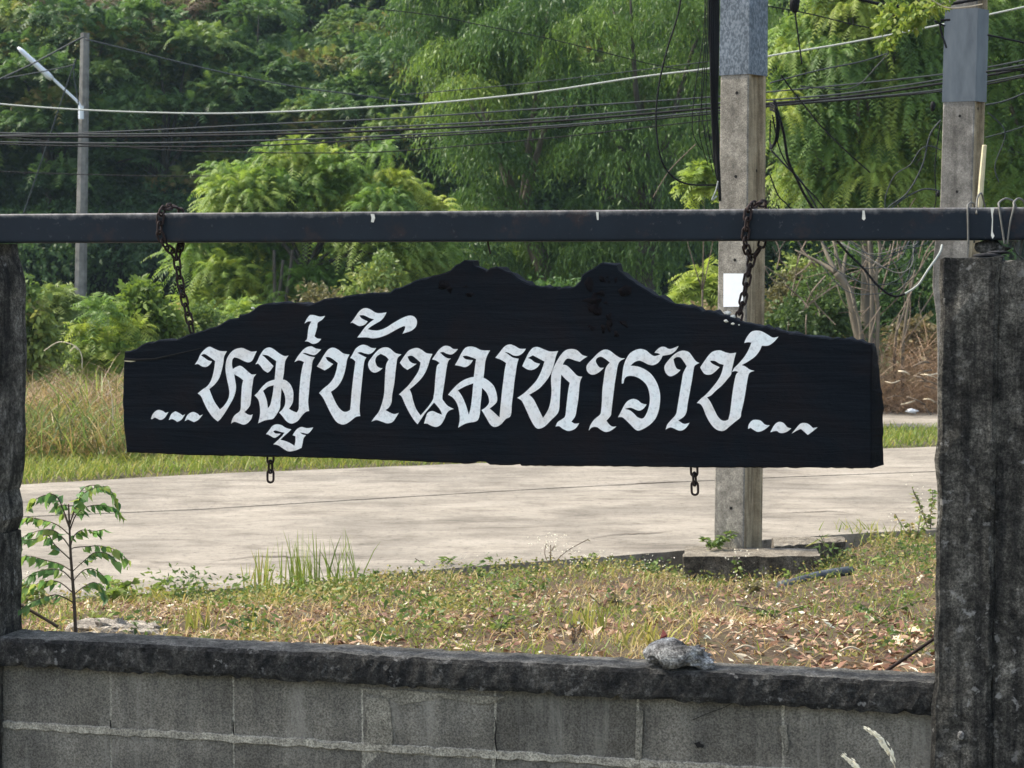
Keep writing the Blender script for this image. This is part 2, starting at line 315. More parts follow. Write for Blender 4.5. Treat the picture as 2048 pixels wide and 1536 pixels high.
def wob(x, y, s=1.0):
    z = 0
    for k in range(12):
        fx, fy = (_ph[k, 0] - .5) * 5 / s, (_ph[k, 1] - .5) * 5 / s
        z = z + np.sin(x * fx + y * fy + _ph[k, 2] * 6.28) * 0.3
    return z / 2.0
def far_z(x, y):
    x = np.asarray(x, float); y = np.asarray(y, float)
    z = -0.10 + 0.0 * x
    yf = yline(far_e, x)
    z = z + np.clip((y - yf - 0.02) / 0.15, 0, 1) * 0.10
    z = z + np.clip((y - 23.5) / 8, 0, 1) * 0.35
    z = z + np.where(y > 24, 0.10 * wob(x, y, 2.0), 0)
    z = z + np.clip(y - 46, 0, 100) * 0.30
    z = z + np.clip(y - 46, 0, 60) * 0.03 * wob(x, y, 12.0)
    return z
def grid(name, xs, ys, fz, mat, kind='structure'):
    v = []; f = []
    for j, y in enumerate(ys):
        for i, x in enumerate(xs): v.append((x, y, float(fz(x, y))))
    n = len(xs)
    for j in range(len(ys) - 1):
        for i in range(n - 1): f.append((j * n + i, j * n + i + 1, (j + 1) * n + i + 1, (j + 1) * n + i))
    o = mesh(name, v, f, mat, smooth=True); o['kind'] = kind; return o
xs = sorted(set(list(np.linspace(-12, 12, 97)) + [-1500, -600, -200, -90, -50, -35, -25, -18, -15, 15, 18, 25, 35, 50, 90, 200, 600, 1500]))
ys = list(np.linspace(5.0, 46, 165))
ys = [-1200, -300, -80, -20, 0] + ys
o = grid('ground', xs, ys, far_z, M['ground']); tag(o, 'dry earth ground running under the road and weeds')
ysh = list(np.linspace(46, 100, 30)) + [120, 160, 250, 500, 1400]
def hill_z(x, y): return float(far_z(x, min(y, 130.0))) + (0.0 if y > 46.01 else 0.0)
o = grid('hill', xs, ysh, hill_z, M['hill']); tag(o, 'wooded hillside rising behind the trees')
# verge between wall and road
def verge_z(x, t):
    ed = np.interp(x, [-3, -.6, .5, .95, 1.75, 2.1], [-.035, -.04, -.06, -.17, -.15, -.05])
    return 0.385 - (0.385 - ed) * t ** 0.9 + 0.035 * wob(x * 2.2, t * 7.0) * min(1, t * 6) * min(1, (1 - t) * 8)
def wall_back_y(x): return Y0 - SL * x + 0.10
def verge_pt(x, t):
    a = wall_back_y(x); b = float(yline(near_e, x)) + 0.012
    return Vector((x, a + (b - a) * t, verge_z(x, t)))
v = []; f = []; nx, ny = 120, 44
for j in range(ny):
    for i in range(nx): v.append(verge_pt(-3.4 + 7.6 * i / (nx - 1), j / (ny - 1)))
for j in range(ny - 1):
    for i in range(nx - 1): f.append((j * nx + i, j * nx + i + 1, (j + 1) * nx + i + 1, (j + 1) * nx + i))
o = mesh('verge', v, f, M['soil'], smooth=True); tag(o, 'leaf strewn earth verge between low wall and road', kind='structure')
# road: two concrete lanes with a joint
road = bpy.data.objects.new('road', None); C.objects.link(road); tag(road, 'pale worn concrete road crossing behind the sign', kind='structure')
def slab(name, e0, e1, z0, z1, mat, parent, gap0=0, gap1=0, sub=60):
    x0, x1 = max(e0[0].x, e1[0].x) , min(e0[-1].x, e1[-1].x)
    X = np.linspace(x0, x1, sub); v = []; f = []
    rg = random.Random(len(e0) * 7 + int(z1 * 1000))
    for x in X:
        ya = float(yline(e0, x)) + gap0 + rg.uniform(-0.012, 0.012) * (1 if gap0 == 0 else 0.3); yb = float(yline(e1, x)) - gap1 + rg.uniform(-0.02, 0.02) * (1 if gap1 == 0 else 0.2)
        v += [(x, ya, z0), (x, ya, z1), (x, yb, z1), (x, yb, z0)]
    for i in range(sub - 1):
        a, b = i * 4, i * 4 + 4
        f += [(a, b, b + 1, a + 1), (a + 1, b + 1, b + 2, a + 2), (a + 2, b + 2, b + 3, a + 3)]
    return mesh(name, v, f, mat, parent)
slab('lane_slab', near_e, mid_e, -0.13, 0.0, M['road'], road, 0, 0.008, 150)
slab('lane_slab', mid_e, far_e, -0.13, 0.003, M['road'], road, 0.008, 0, 150)
pa = [on_z(p, q) for p, q in ((1250, 856), (1500, 858), (2100, 861), (3000, 862))]
pb = [on_z(p, q) for p, q in ((1180, 826), (1500, 828), (2100, 833), (3000, 836))]
pth = bpy.data.objects.new('path', None); C.objects.link(pth); tag(pth, 'narrow pale concrete path beyond the grass strip', kind='structure')
slab('path_slab', pa, pb, -0.12, 0.03, M['road'], pth)

for cr in ([(1410, 1062), (1480, 1060), (1540, 1058)], [(1180, 1075), (1240, 1068), (1300, 1066), (1345, 1061)], [(420, 1122), (520, 1112), (600, 1113), (700, 1104)], [(1220, 972), (1290, 966), (1340, 964)], [(1560, 1026), (1640, 1022), (1700, 1024)]):
    P = [on_z(x, y + k, .0045) for (x, y) in cr for k in (0,)]; v = []; f = []; rg_ = random.Random(cr[0][0])
    P = curve_pts(P, 5)
    for i, p in enumerate(P): h = .012 * (1 - abs(2 * i / (len(P) - 1) - 1)) + .003; y_ = p.y + rg_.uniform(-.02, .02); v += [(p.x, y_ - h, .0045), (p.x, y_ + h, .0045)]
    f = [(2 * i, 2 * i + 2, 2 * i + 3, 2 * i + 1) for i in range(len(P) - 1)]; mesh('crack', v, f, M['crack'], road)
# ------------------------------------------------------------------ low block wall with coping
U0, U1 = wall_uv(-260, 1300)[0], wall_uv(1872, 1300)[0]
Ztop = 0.432
def z_on(px, py, off): return wall_uv(px, py, off)[1]
wall = thing('block_wall', wp(0, 0.02, -0.1), 'low weathered concrete block wall with blackened coping below the sign', 'wall')
FR = -0.045                                  # front face of blocks
zc_top = z_on(1024, 1325, -0.07); zc_bot = zc_top - 0.083
# coping: rough-edged bar
rg = random.Random(3); v = []; f = []; n = 170
prof = [(-0.075, 0.0), (-0.080, 0.012), (-0.079, 0.045), (-0.076, 0.072), (-0.066, 0.083), (0.0, 0.086), (0.075, 0.084), (0.085, 0.075), (0.085, 0.0)]
for i in range(n):
    u = U0 + (U1 - U0) * i / (n - 1); lump = 0.0015 * math.sin(u * 9) + 0.001 * math.sin(u * 23 + 1)
    for k, (a, b) in enumerate(prof):
        j = rg.gauss(0, 0.0016)
        v.append(wp(u, a + j + (lump if k < 4 else 0), zc_bot + b + rg.gauss(0, 0.0014) + (0.5 * lump if k > 2 else 0) + (rg.uniform(-0.006, 0.003) if k == 0 else 0)))
m = len(prof)
for i in range(n - 1):
    for k in range(m): f.append((i * m + k, i * m + (k + 1) % m, (i + 1) * m + (k + 1) % m, (i + 1) * m + k))
f += [tuple(range(m)), tuple((n - 1) * m + k for k in range(m))[::-1]]
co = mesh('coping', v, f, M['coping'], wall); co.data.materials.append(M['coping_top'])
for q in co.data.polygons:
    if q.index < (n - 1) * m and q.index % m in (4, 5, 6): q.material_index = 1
mb = MB(); mb.box(wp(U0, FR + 0.004, -0.12), UX * (U1 - U0), UW * 0.085, Vector((0, 0, zc_bot + 0.12 + 0.004))); mb.make('mortar_core', M['mortar'], wall)
# blocks in stack bond, joints read from the photograph
jx = [-290, -30, 221, 466, 724, 989, 1275, 1566, 1872]
ju = [wall_uv(p, 1450, FR)[0] for p in jx]
rg = random.Random(11)
zb1 = z_on(1000, 1503, FR); zb1b = z_on(1000, 1517, FR)
rows = [(zb1, zc_bot - 0.0015), (zb1b - 0.19, zb1b), (zb1b - 0.4, zb1b - 0.207)]
for r_, (za, zb) in enumerate(rows):
    for a, b in zip(ju[:-1], ju[1:]):
        if b - a < 0.1: continue
        g = 0.0036; pr = rg.uniform(-0.0015, 0.0025); tl = rg.uniform(-0.003, 0.003)
        nu, nz = 8, 5; v = []; f = []
        for j in range(nz):
            for i in range(nu):
                ed = (i in (0, nu - 1)) or (j in (0, nz - 1))
                u = a + g + (b - a - 2 * g) * i / (nu - 1) + (rg.uniform(-0.0016, 0.0016)); z = za + (zb - za) * j / (nz - 1) + rg.uniform(-0.002, 0.002) + tl * (i / (nu - 1) - .5)
                v.append(wp(u, FR - pr + (0.003 if ed else rg.uniform(-0.0008, 0.0008)), z))
        for j in range(nz - 1):
            for i in range(nu - 1): f.append((j * nu + i, j * nu + i + 1, (j + 1) * nu + i + 1, (j + 1) * nu + i))
        k = len(v); ring = [i for i in range(nu)] + [j * nu + nu - 1 for j in range(1, nz)] + [(nz - 1) * nu + i for i in range(nu - 2, -1, -1)] + [j * nu for j in range(nz - 2, 0, -1)]
        v += [v[i] + UW * 0.03 for i in ring]; L = len(ring)
        for i in range(L): f.append((ring[(i + 1) % L], ring[i], k + i, k + (i + 1) % L))
        mesh('block', v, f, M['block'], wall, smooth=False)
# bed joint mortar smears, standing a little proud
def strip(name, u0, u1, z, h, seed, parent=wall, proud=0.003):
    rg = random.Random(seed); n = int((u1 - u0) / 0.025) + 2; v = []; f = []
    for i in range(n):
        u = u0 + (u1 - u0) * i / (n - 1); a = z - h / 2 + rg.uniform(-0.004, 0.004); b = z + h / 2 + rg.uniform(-0.004, 0.004)
        v += [wp(u, FR + 0.004, a - .002), wp(u, FR - proud, a + .001), wp(u, FR - proud - 0.001, b - .001), wp(u, FR + 0.004, b + .002)]
    for i in range(n - 1):
        for k in range(3): f.append((i * 4 + k, (i + 1) * 4 + k, (i + 1) * 4 + k + 1, i * 4 + k + 1))
    mesh(name, v, f, M['mortar'], parent)
strip('bed_joint', U0, U1, (zb1 + zb1b) / 2, 0.021, 1); strip('bed_joint', U0, U1, zb1b - 0.1985, 0.019, 2)
# vertical mortar smears right of two joints and the torn render line under the coping
def patch(name, pts, off, mat, parent, th=0.004, org=None):
    v = [on_wall(px, py, off) for px, py in pts]; n = len(v); v += [p + UW * th for p in v]
    f = [tuple(range(n))[::-1]] + [(i, (i + 1) % n, n + (i + 1) % n, n + i) for i in range(n)]
    return mesh(name, v, f, mat, parent, org)
def rough(pts, amp, seed, k=4):
    rg = random.Random(seed); out = []
    for i, (x, y) in enumerate(pts):
        x2, y2 = pts[(i + 1) % len(pts)]
        for j in range(k): out.append((x + (x2 - x) * j / k + rg.uniform(-amp, amp), y + (y2 - y) * j / k + rg.uniform(-amp, amp)))
    return out
patch('render_patch', rough([(732, 1392), (770, 1396), (784, 1420), (783, 1500), (728, 1494), (733, 1450)], 3, 5), FR - 0.0035, M['render'], wall)
patch('render_patch', rough([(716, 1376), (1010, 1393), (975, 1408), (940, 1406), (900, 1396), (870, 1398), (840, 1402), (800, 1408), (770, 1394)], 2.2, 6, 3), FR - 0.0038, M['render'], wall)
patch('render_patch', rough([(1273, 1420), (1286, 1424), (1284, 1536), (1270, 1536)], 2, 8), FR - 0.0035, M['render'], wall)
patch('render_patch', rough([(1558, 1450), (1574, 1452), (1577, 1500), (1570, 1506)], 2, 9), FR - 0.0035, M['render'], wall)

for k, pts_ in enumerate(([(989, 1434), (992, 1455), (990, 1478), (994, 1506), (990, 1536)], [(1385, 1440), (1420, 1425), (1450, 1414), (1470, 1402)], [(466, 1440), (467, 1462), (469, 1474)], [(221, 1440), (222, 1460)])):
    MB().tube(curve_pts([on_wall(x, y, FR - .0022) for x, y in pts_], 4), [.0026 - .0016 * abs(2 * i / (4 * (len(pts_) - 1)) - 1) for i in range(4 * (len(pts_) - 1) + 1)] if k != 1 else .0009, 4).make('crack', M['hole'], wall)
patch('chipped_hollow', rough([(1389, 1486), (1398, 1484), (1408, 1490), (1405, 1496), (1394, 1495)], 1.5, 3, 2), FR - .004, M['hole'], wall, .002)
# ------------------------------------------------------------------ posts
def post(name, outline_px, depth, label, off, seed, extra=None):
    rg = random.Random(seed)
    base = on_wall(sum(p[0] for p in outline_px) / len(outline_px), 1500, off); base.z = -0.1
    t = thing(name, base, label, 'post'); return t
pr_ = thing('concrete_post', on_wall(1937, 1500, -0.06) * 1, 'tall blackened concrete post at the right end of the low wall', 'post')
pr_.location.z = -0.1
def column(name, pl, pr, y_top, off, depth, mat, parent, seed, jag=0.004, n=26):
    """pl/pr: list of (py, px) left and right edges; a column with uneven edges"""
    rg = random.Random(seed); v = []; f = []
    zt = wall_uv((pl[0][1] + pr[0][1]) / 2, y_top, off)[1]; zbm = -0.12
    for i in range(n):
        z = zbm + (zt - zbm) * i / (n - 1)
        py = 530 + (CZ - z) * F / 6.0
        xl = float(np.interp(py, [a for a, b in pl], [b for a, b in pl])); xr = float(np.interp(py, [a for a, b in pr], [b for a, b in pr]))
        ul = wall_uv(xl, 900, off)[0] + rg.gauss(0, jag); ur = wall_uv(xr, 900, off)[0] + rg.gauss(0, jag)
        zz = z + (rg.uniform(-0.004, 0.004) if 0 < i < n - 1 else 0); ch = 0.012
        for (u, d) in ((ul + ch, 0), (ul + (ur - ul) * .35, rg.gauss(0, jag * .5)), (ul + (ur - ul) * .7, rg.gauss(0, jag * .5)), (ur - ch, 0), (ur, ch), (ur, depth - ch), (ur - ch, depth), (ul + ch, depth), (ul, depth - ch), (ul, ch)):
            v.append(wp(u, off + d, zz + (rg.gauss(0, .004) if i == n - 1 else 0)))
    m = 10
    for i in range(n - 1):
        for k in range(m): f.append((i * m + k, i * m + (k + 1) % m, (i + 1) * m + (k + 1) % m, (i + 1) * m + k))
    f += [tuple(range(m))[::-1], tuple((n - 1) * m + k for k in range(m))]
    return mesh(name, v, f, mat, parent)
column('shaft', [(515, 1876), (1350, 1872), (1420, 1868), (1500, 1866), (1700, 1864)], [(515, 1992), (1000, 1990), (1400, 1990), (1700, 1992)], 517, -0.10, 0.20, M['post'], pr_, 4)
column('rear_shaft', [(515, 1986), (1700, 1986)], [(515, 2095), (1700, 2095)], 522, -0.088, 0.18, M['post'], pr_, 8)
# plaster bulge with white pebble, flakes on the post front
def blob(name, c, r, mat, parent=None, seed=1, sq=(1, 1, 1), sub=2, amp=0.25, origin=None, facet=False):
    import bmesh
    bm = bmesh.new(); bmesh.ops.create_icosphere(bm, subdivisions=sub, radius=1.0); rg = random.Random(seed)
    ph = [(Vector((rg.gauss(0, 1), rg.gauss(0, 1), rg.gauss(0, 1))) * s, rg.uniform(0, 6.3), 1 / (s if not facet else s ** .55)) for s in ((1.2, 1.7, 2.4, 3.4, 5, 7) if not facet else (1.0, 1.9, 3.2, 5, 8, 12)) for _ in range(3)]
    for q in bm.verts:
        d = 1 + amp * sum(math.sin(q.co.dot(k) + p) * a for k, p, a in ph) * 0.8
        if facet: d = 1 + (d - 1) * 1.7; d = max(.55, min(1.35, round(d * 6) / 6 * .5 + d * .5))
        q.co = Vector((q.co.x * r * sq[0], q.co.y * r * sq[1], q.co.z * r * sq[2])) * d + Vector(c)
    v = [q.co.copy() for q in bm.verts]; f = [tuple(x.index for x in fa.verts) for fa in bm.faces]; bm.free()
    return mesh(name, v, f, mat, parent, origin, smooth=not facet)
blob('pebble', on_wall(1922, 1470, -0.105), 0.013, M['rock'], pr_, 5, (0.8, 0.6, 1.1), 2, 0.1)
patch('flake', rough([(1972, 985), (1990, 992), (1990, 1020), (1975, 1018), (1968, 1000)], 2, 12), -0.106, M['post'], pr_, 0.006)
# right-hand next wall bay
wall2 = thing('block_wall', wp(wall_uv(2040, 1400)[0], 0.02, -0.1), 'short stretch of blackened wall right of the tall post', 'wall')
u2a, u2b = wall_uv(1992, 1400)[0], wall_uv(2500, 1400)[0]
zt2 = z_on(2024, 1376, -0.08); zb2 = z_on(2024, 1440, -0.08)
mb = MB(); mb.box(wp(u2a, -0.075, zb2), UX * (u2b - u2a), UW * 0.15, Vector((0, 0, zt2 - zb2))); bevel(mb.make('coping', M['coping'], wall2), 0.008)
for k in range(3):
    ua = u2a + 0.012 + k * 0.4
    mb = MB(); mb.box(wp(ua, FR, zb2 - 0.185), UX * 0.392, UW * 0.085, Vector((0, 0, 0.183))); bevel(mb.make('block', M['block'], wall2), 0.004)
    mb = MB(); mb.box(wp(ua, FR + .001, zb2 - 0.39), UX * 0.392, UW * 0.085, Vector((0, 0, 0.188))); bevel(mb.make('block', M['block'], wall2), 0.004)
mb = MB(); mb.box(wp(u2a + .03, FR + 0.01, -0.1), UX * 1.1, UW * 0.06, Vector((0, 0, zb2 + 0.098))); mb.make('mortar_core', M['mortar'], wall2)
# left post: stacked concrete pieces, broken edge
pl_ = thing('concrete_post', on_wall(0, 1500, -0.05) * 1, 'ragged dark concrete post of stacked pieces at the left edge', 'post'); pl_.location.z = -0.1
def lcol(name, y0, y1, redge, seed, off=-0.085, dep=0.17):
    rg = random.Random(seed); n = max(4, int((y1 - y0) / 22)); v = []; f = []
    for i in range(n):
        py = y1 + (y0 - y1) * i / (n - 1); xr = float(np.interp(py, [a for a, b in redge], [b for a, b in redge])) - 40 + rg.uniform(-1.5, 1.5)
        z = wall_uv(20, py, off)[1]; ul = wall_uv(-125, py, off)[0]; ur = wall_uv(xr, py, off)[0]; ch = 0.01
        for (u, d) in ((ul, 0), ((ul + ur) / 2, rg.gauss(0, .003)), (ur - ch, rg.gauss(0, .002)), (ur, ch), (ur, dep - ch), (ur - ch, dep), (ul, dep)): v.append(wp(u, off + d, z))
    m = 7
    for i in range(n - 1):
        for k in range(m): f.append((i * m + k, i * m + (k + 1) % m, (i + 1) * m + (k + 1) % m, (i + 1) * m + k))
    f += [tuple(range(m))[::-1], tuple((n - 1) * m + k for k in range(m))]
    return mesh(name, v, f, M['post'], pl_)
re_ = [(480, 24), (520, 26), (545, 40), (700, 42), (800, 41), (900, 40), (960, 38), (986, 29)]
lcol('upper_piece', 487, 987, re_, 2); lcol('middle_piece', 987.4, 1072.6, [(987, 29), (1005, 37), (1055, 36), (1072, 27)], 3); lcol('lower_piece', 1073, 1600, [(1070, 33), (1300, 33), (1700, 33)], 4)

# ------------------------------------------------------------------ steel beam
BZ = z_on(1024, 452, -0.05); BH = 0.0875
ub0, ub1 = wall_uv(-500, 450)[0], wall_uv(2600, 450)[0]
beam = thing('steel_beam', wp(0, 0, BZ), 'long navy black painted square steel beam the sign hangs from', 'beam')
mb = MB(); mb.box(wp(ub0, -0.05, BZ - BH / 2), UX * (ub1 - ub0), UW * 0.1, Vector((0, 0, BH))); bevel(mb.make('tube', M['beam'], beam), 0.009, 3)
for px, pts in ((745, [(741, 428), (748, 428), (750, 436), (747, 445), (742, 444), (743, 436)]), (1195, [(1192, 424), (1197, 424), (1197, 440), (1194, 440)]), (1728, [(1725, 421), (1729, 421), (1731, 437), (1728, 441), (1724, 438)]),
                (1985, [(1981, 415), (1989, 415), (1986, 428), (1985.5, 464), (1989, 472), (1985, 478), (1982, 471), (1984, 440)])):
    patch('bird_dropping', pts, -0.052, M['dropping'], beam, 0.0025)
def wire_thing(name, paths, rad, mat, label, cat, group=None, n=6, sub=6):
    org = Vector(paths[0][0]); mb = MB()
    for p in paths: mb.tube(curve_pts(p, sub), rad, n)
    return tag(mb.make(name, mat, None, org, True), label, cat, group)
wire_thing('wire_hook', [[on_wall(975, 478, -0.03), on_wall(977, 492, -0.03), on_wall(981, 508, -0.03)]], 0.0028, M['rust'], 'thin dark wire end hanging below the middle of the beam', 'wire')

# ------------------------------------------------------------------ sign board
top = [(248, 703), (271, 698), (294, 684), (325, 680), (352, 679), (370, 671), (397, 663), (431, 653), (458, 638), (476, 636), (478, 629), (505, 620), (516, 611), (532, 607), (566, 604), (599, 607), (617, 610), (635, 603), (660, 597), (700, 591), (735, 586), (779, 585), (798, 576), (819, 566), (841, 557), (876, 549), (899, 541), (911, 529), (927, 520), (944, 522), (946, 531), (960, 536), (972, 542), (979, 536), (992, 534), (1002, 538), (1022, 545), (1034, 556), (1060, 569), (1080, 574), (1099, 575), (1126, 575), (1141, 576), (1149, 572), (1160, 561), (1163, 550), (1176, 541), (1186, 537), (1200, 526), (1215, 528), (1232, 531), (1236, 541), (1256, 557), (1282, 574), (1303, 587), (1340, 604), (1377, 613), (1432, 624), (1440, 630), (1471, 639), (1495, 647), (1560, 661), (1590, 667), (1606, 669), (1621, 673), (1690, 677), (1720, 681), (1743, 687)]
bot = [(1745, 700), (1743, 760), (1744, 937), (1600, 936), (1380, 935), (1200, 933), (1042, 932), (1039, 928), (1022, 931), (979, 930), (970, 924), (950, 924), (936, 928), (800, 922), (680, 917), (400, 911), (252, 905), (250, 885), (246, 850), (244, 800), (246, 740)]
def dens(pts, amp, seed, step=9):
    rg = random.Random(seed); out = []
    for i, (x, y) in enumerate(pts):
        x2, y2 = pts[(i + 1) % len(pts)]; n = max(1, int(math.hypot(x2 - x, y2 - y) / step))
        for k in range(n):
            a = amp if y < 700 else amp * .35
            out.append((x + (x2 - x) * k / n + (rg.gauss(0, a * .5) if k else 0), y + (y2 - y) * k / n + (rg.gauss(0, a) if k else 0)))
    return out
sign = thing('sign_board', on_wall(1000, 930, 0.0), 'black rough topped timber board with white Thai lettering hung on chains', 'sign')
ol = dens(top + bot, 1.3, 21)
SF, ST = -0.035, 0.075
pf = [on_wall(x, y, SF) for x, y in ol]
cen = sum(pf, Vector()) / len(pf)
N = len(pf); rg = random.Random(2)
def inset(i, d):
    a, b = pf[i - 1], pf[(i + 1) % N]; t_ = (b - a).normalized(); nrm = UW.cross(t_)
    return nrm * d
sgn = 1 if inset(5, 1).z < 0 else -1
ring0 = [pf[i] + inset(i, sgn * 0.004) for i in range(N)]                       # front lip
ring1 = [pf[i] + UW * (0.005 + rg.uniform(0, .003)) for i in range(N)]
ring2 = []
for i in range(N):
    q = pf[i] + UW * (ST - 0.006) + Vector((0, 0, rg.gauss(0, .003)))
    if ol[i][0] > 1735 and ol[i][1] > 688: q = q + UX * (0.004 + 0.020 * min(1, max(0, (ol[i][1] - 688) / 120)) + rg.gauss(0, .0016))
    if ol[i][0] > 1735 and ol[i][1] > 925: q = q + Vector((0, 0, 0.004))
    ring2.append(q)
ring3 = [q + inset(i, sgn * 0.006) + UW * 0.006 for i, q in enumerate(ring2)]
v = ring0 + ring1 + ring2 + ring3; f = []
for r_ in range(3):
    for i in range(N): f.append((r_ * N + i, r_ * N + (i + 1) % N, (r_ + 1) * N + (i + 1) % N, (r_ + 1) * N + i))
def flat2(p): return Vector(((p - WO).dot(UX), p.z, 0))
for tri in tessellate_polygon([[flat2(p) for p in ring0]]): f.append(tuple(tri))
for tri in tessellate_polygon([[flat2(p) for p in ring3]]): f.append(tuple(3 * N + i for i in tri))
bo = mesh('board', v, f, M['timber'], sign)
import bmesh
bm = bmesh.new(); bm.from_mesh(bo.data); bmesh.ops.recalc_face_normals(bm, faces=bm.faces); bm.to_mesh(bo.data); bm.free()
# split running in from the left end
mb = MB(); pts = [(249, 718), (275, 720), (310, 718), (345, 710), (380, 702), (405, 696)]
mb.tube([on_wall(x, y, SF - 0.001) for x, y in pts], [0.0045, 0.004, 0.0032, 0.0022, 0.0015, 0.0008], 5); mb.make('split', M['hole'], sign)
patch('bare_chip', [(249, 719), (262, 719), (272, 722), (262, 724), (249, 723)], SF - 0.003, M['bamboo'], sign, 0.003)
# raised rough bark lumps under the two peaks
rg = random.Random(9)
for i in range(34):
    if i < 10: x, y = rg.uniform(895, 990), rg.uniform(556, 600)
    else: x = rg.gauss(1213, 26); y = rg.uniform(556, 670) 
    blob('bark_lump', on_wall(x, y, SF + 0.003), rg.uniform(0.007, 0.016), M['bark_rough'], sign, i, (rg.uniform(.8, 1.6), 0.16, rg.uniform(.5, 1.2)), 2, 0.7)
for (x, y, r_) in ((505, 616, .004), (1455, 627, .009), (1466, 633, .007), (1452, 642, .005), (1466, 647, .004), (1478, 650, .003)):
    blob('white_chip', on_wall(x, y, SF + (0.0 if y > 640 or x < 600 else 0.03)), r_, M['dropping'], sign, int(x), (1.3, .6, .7), 1, 0.3)

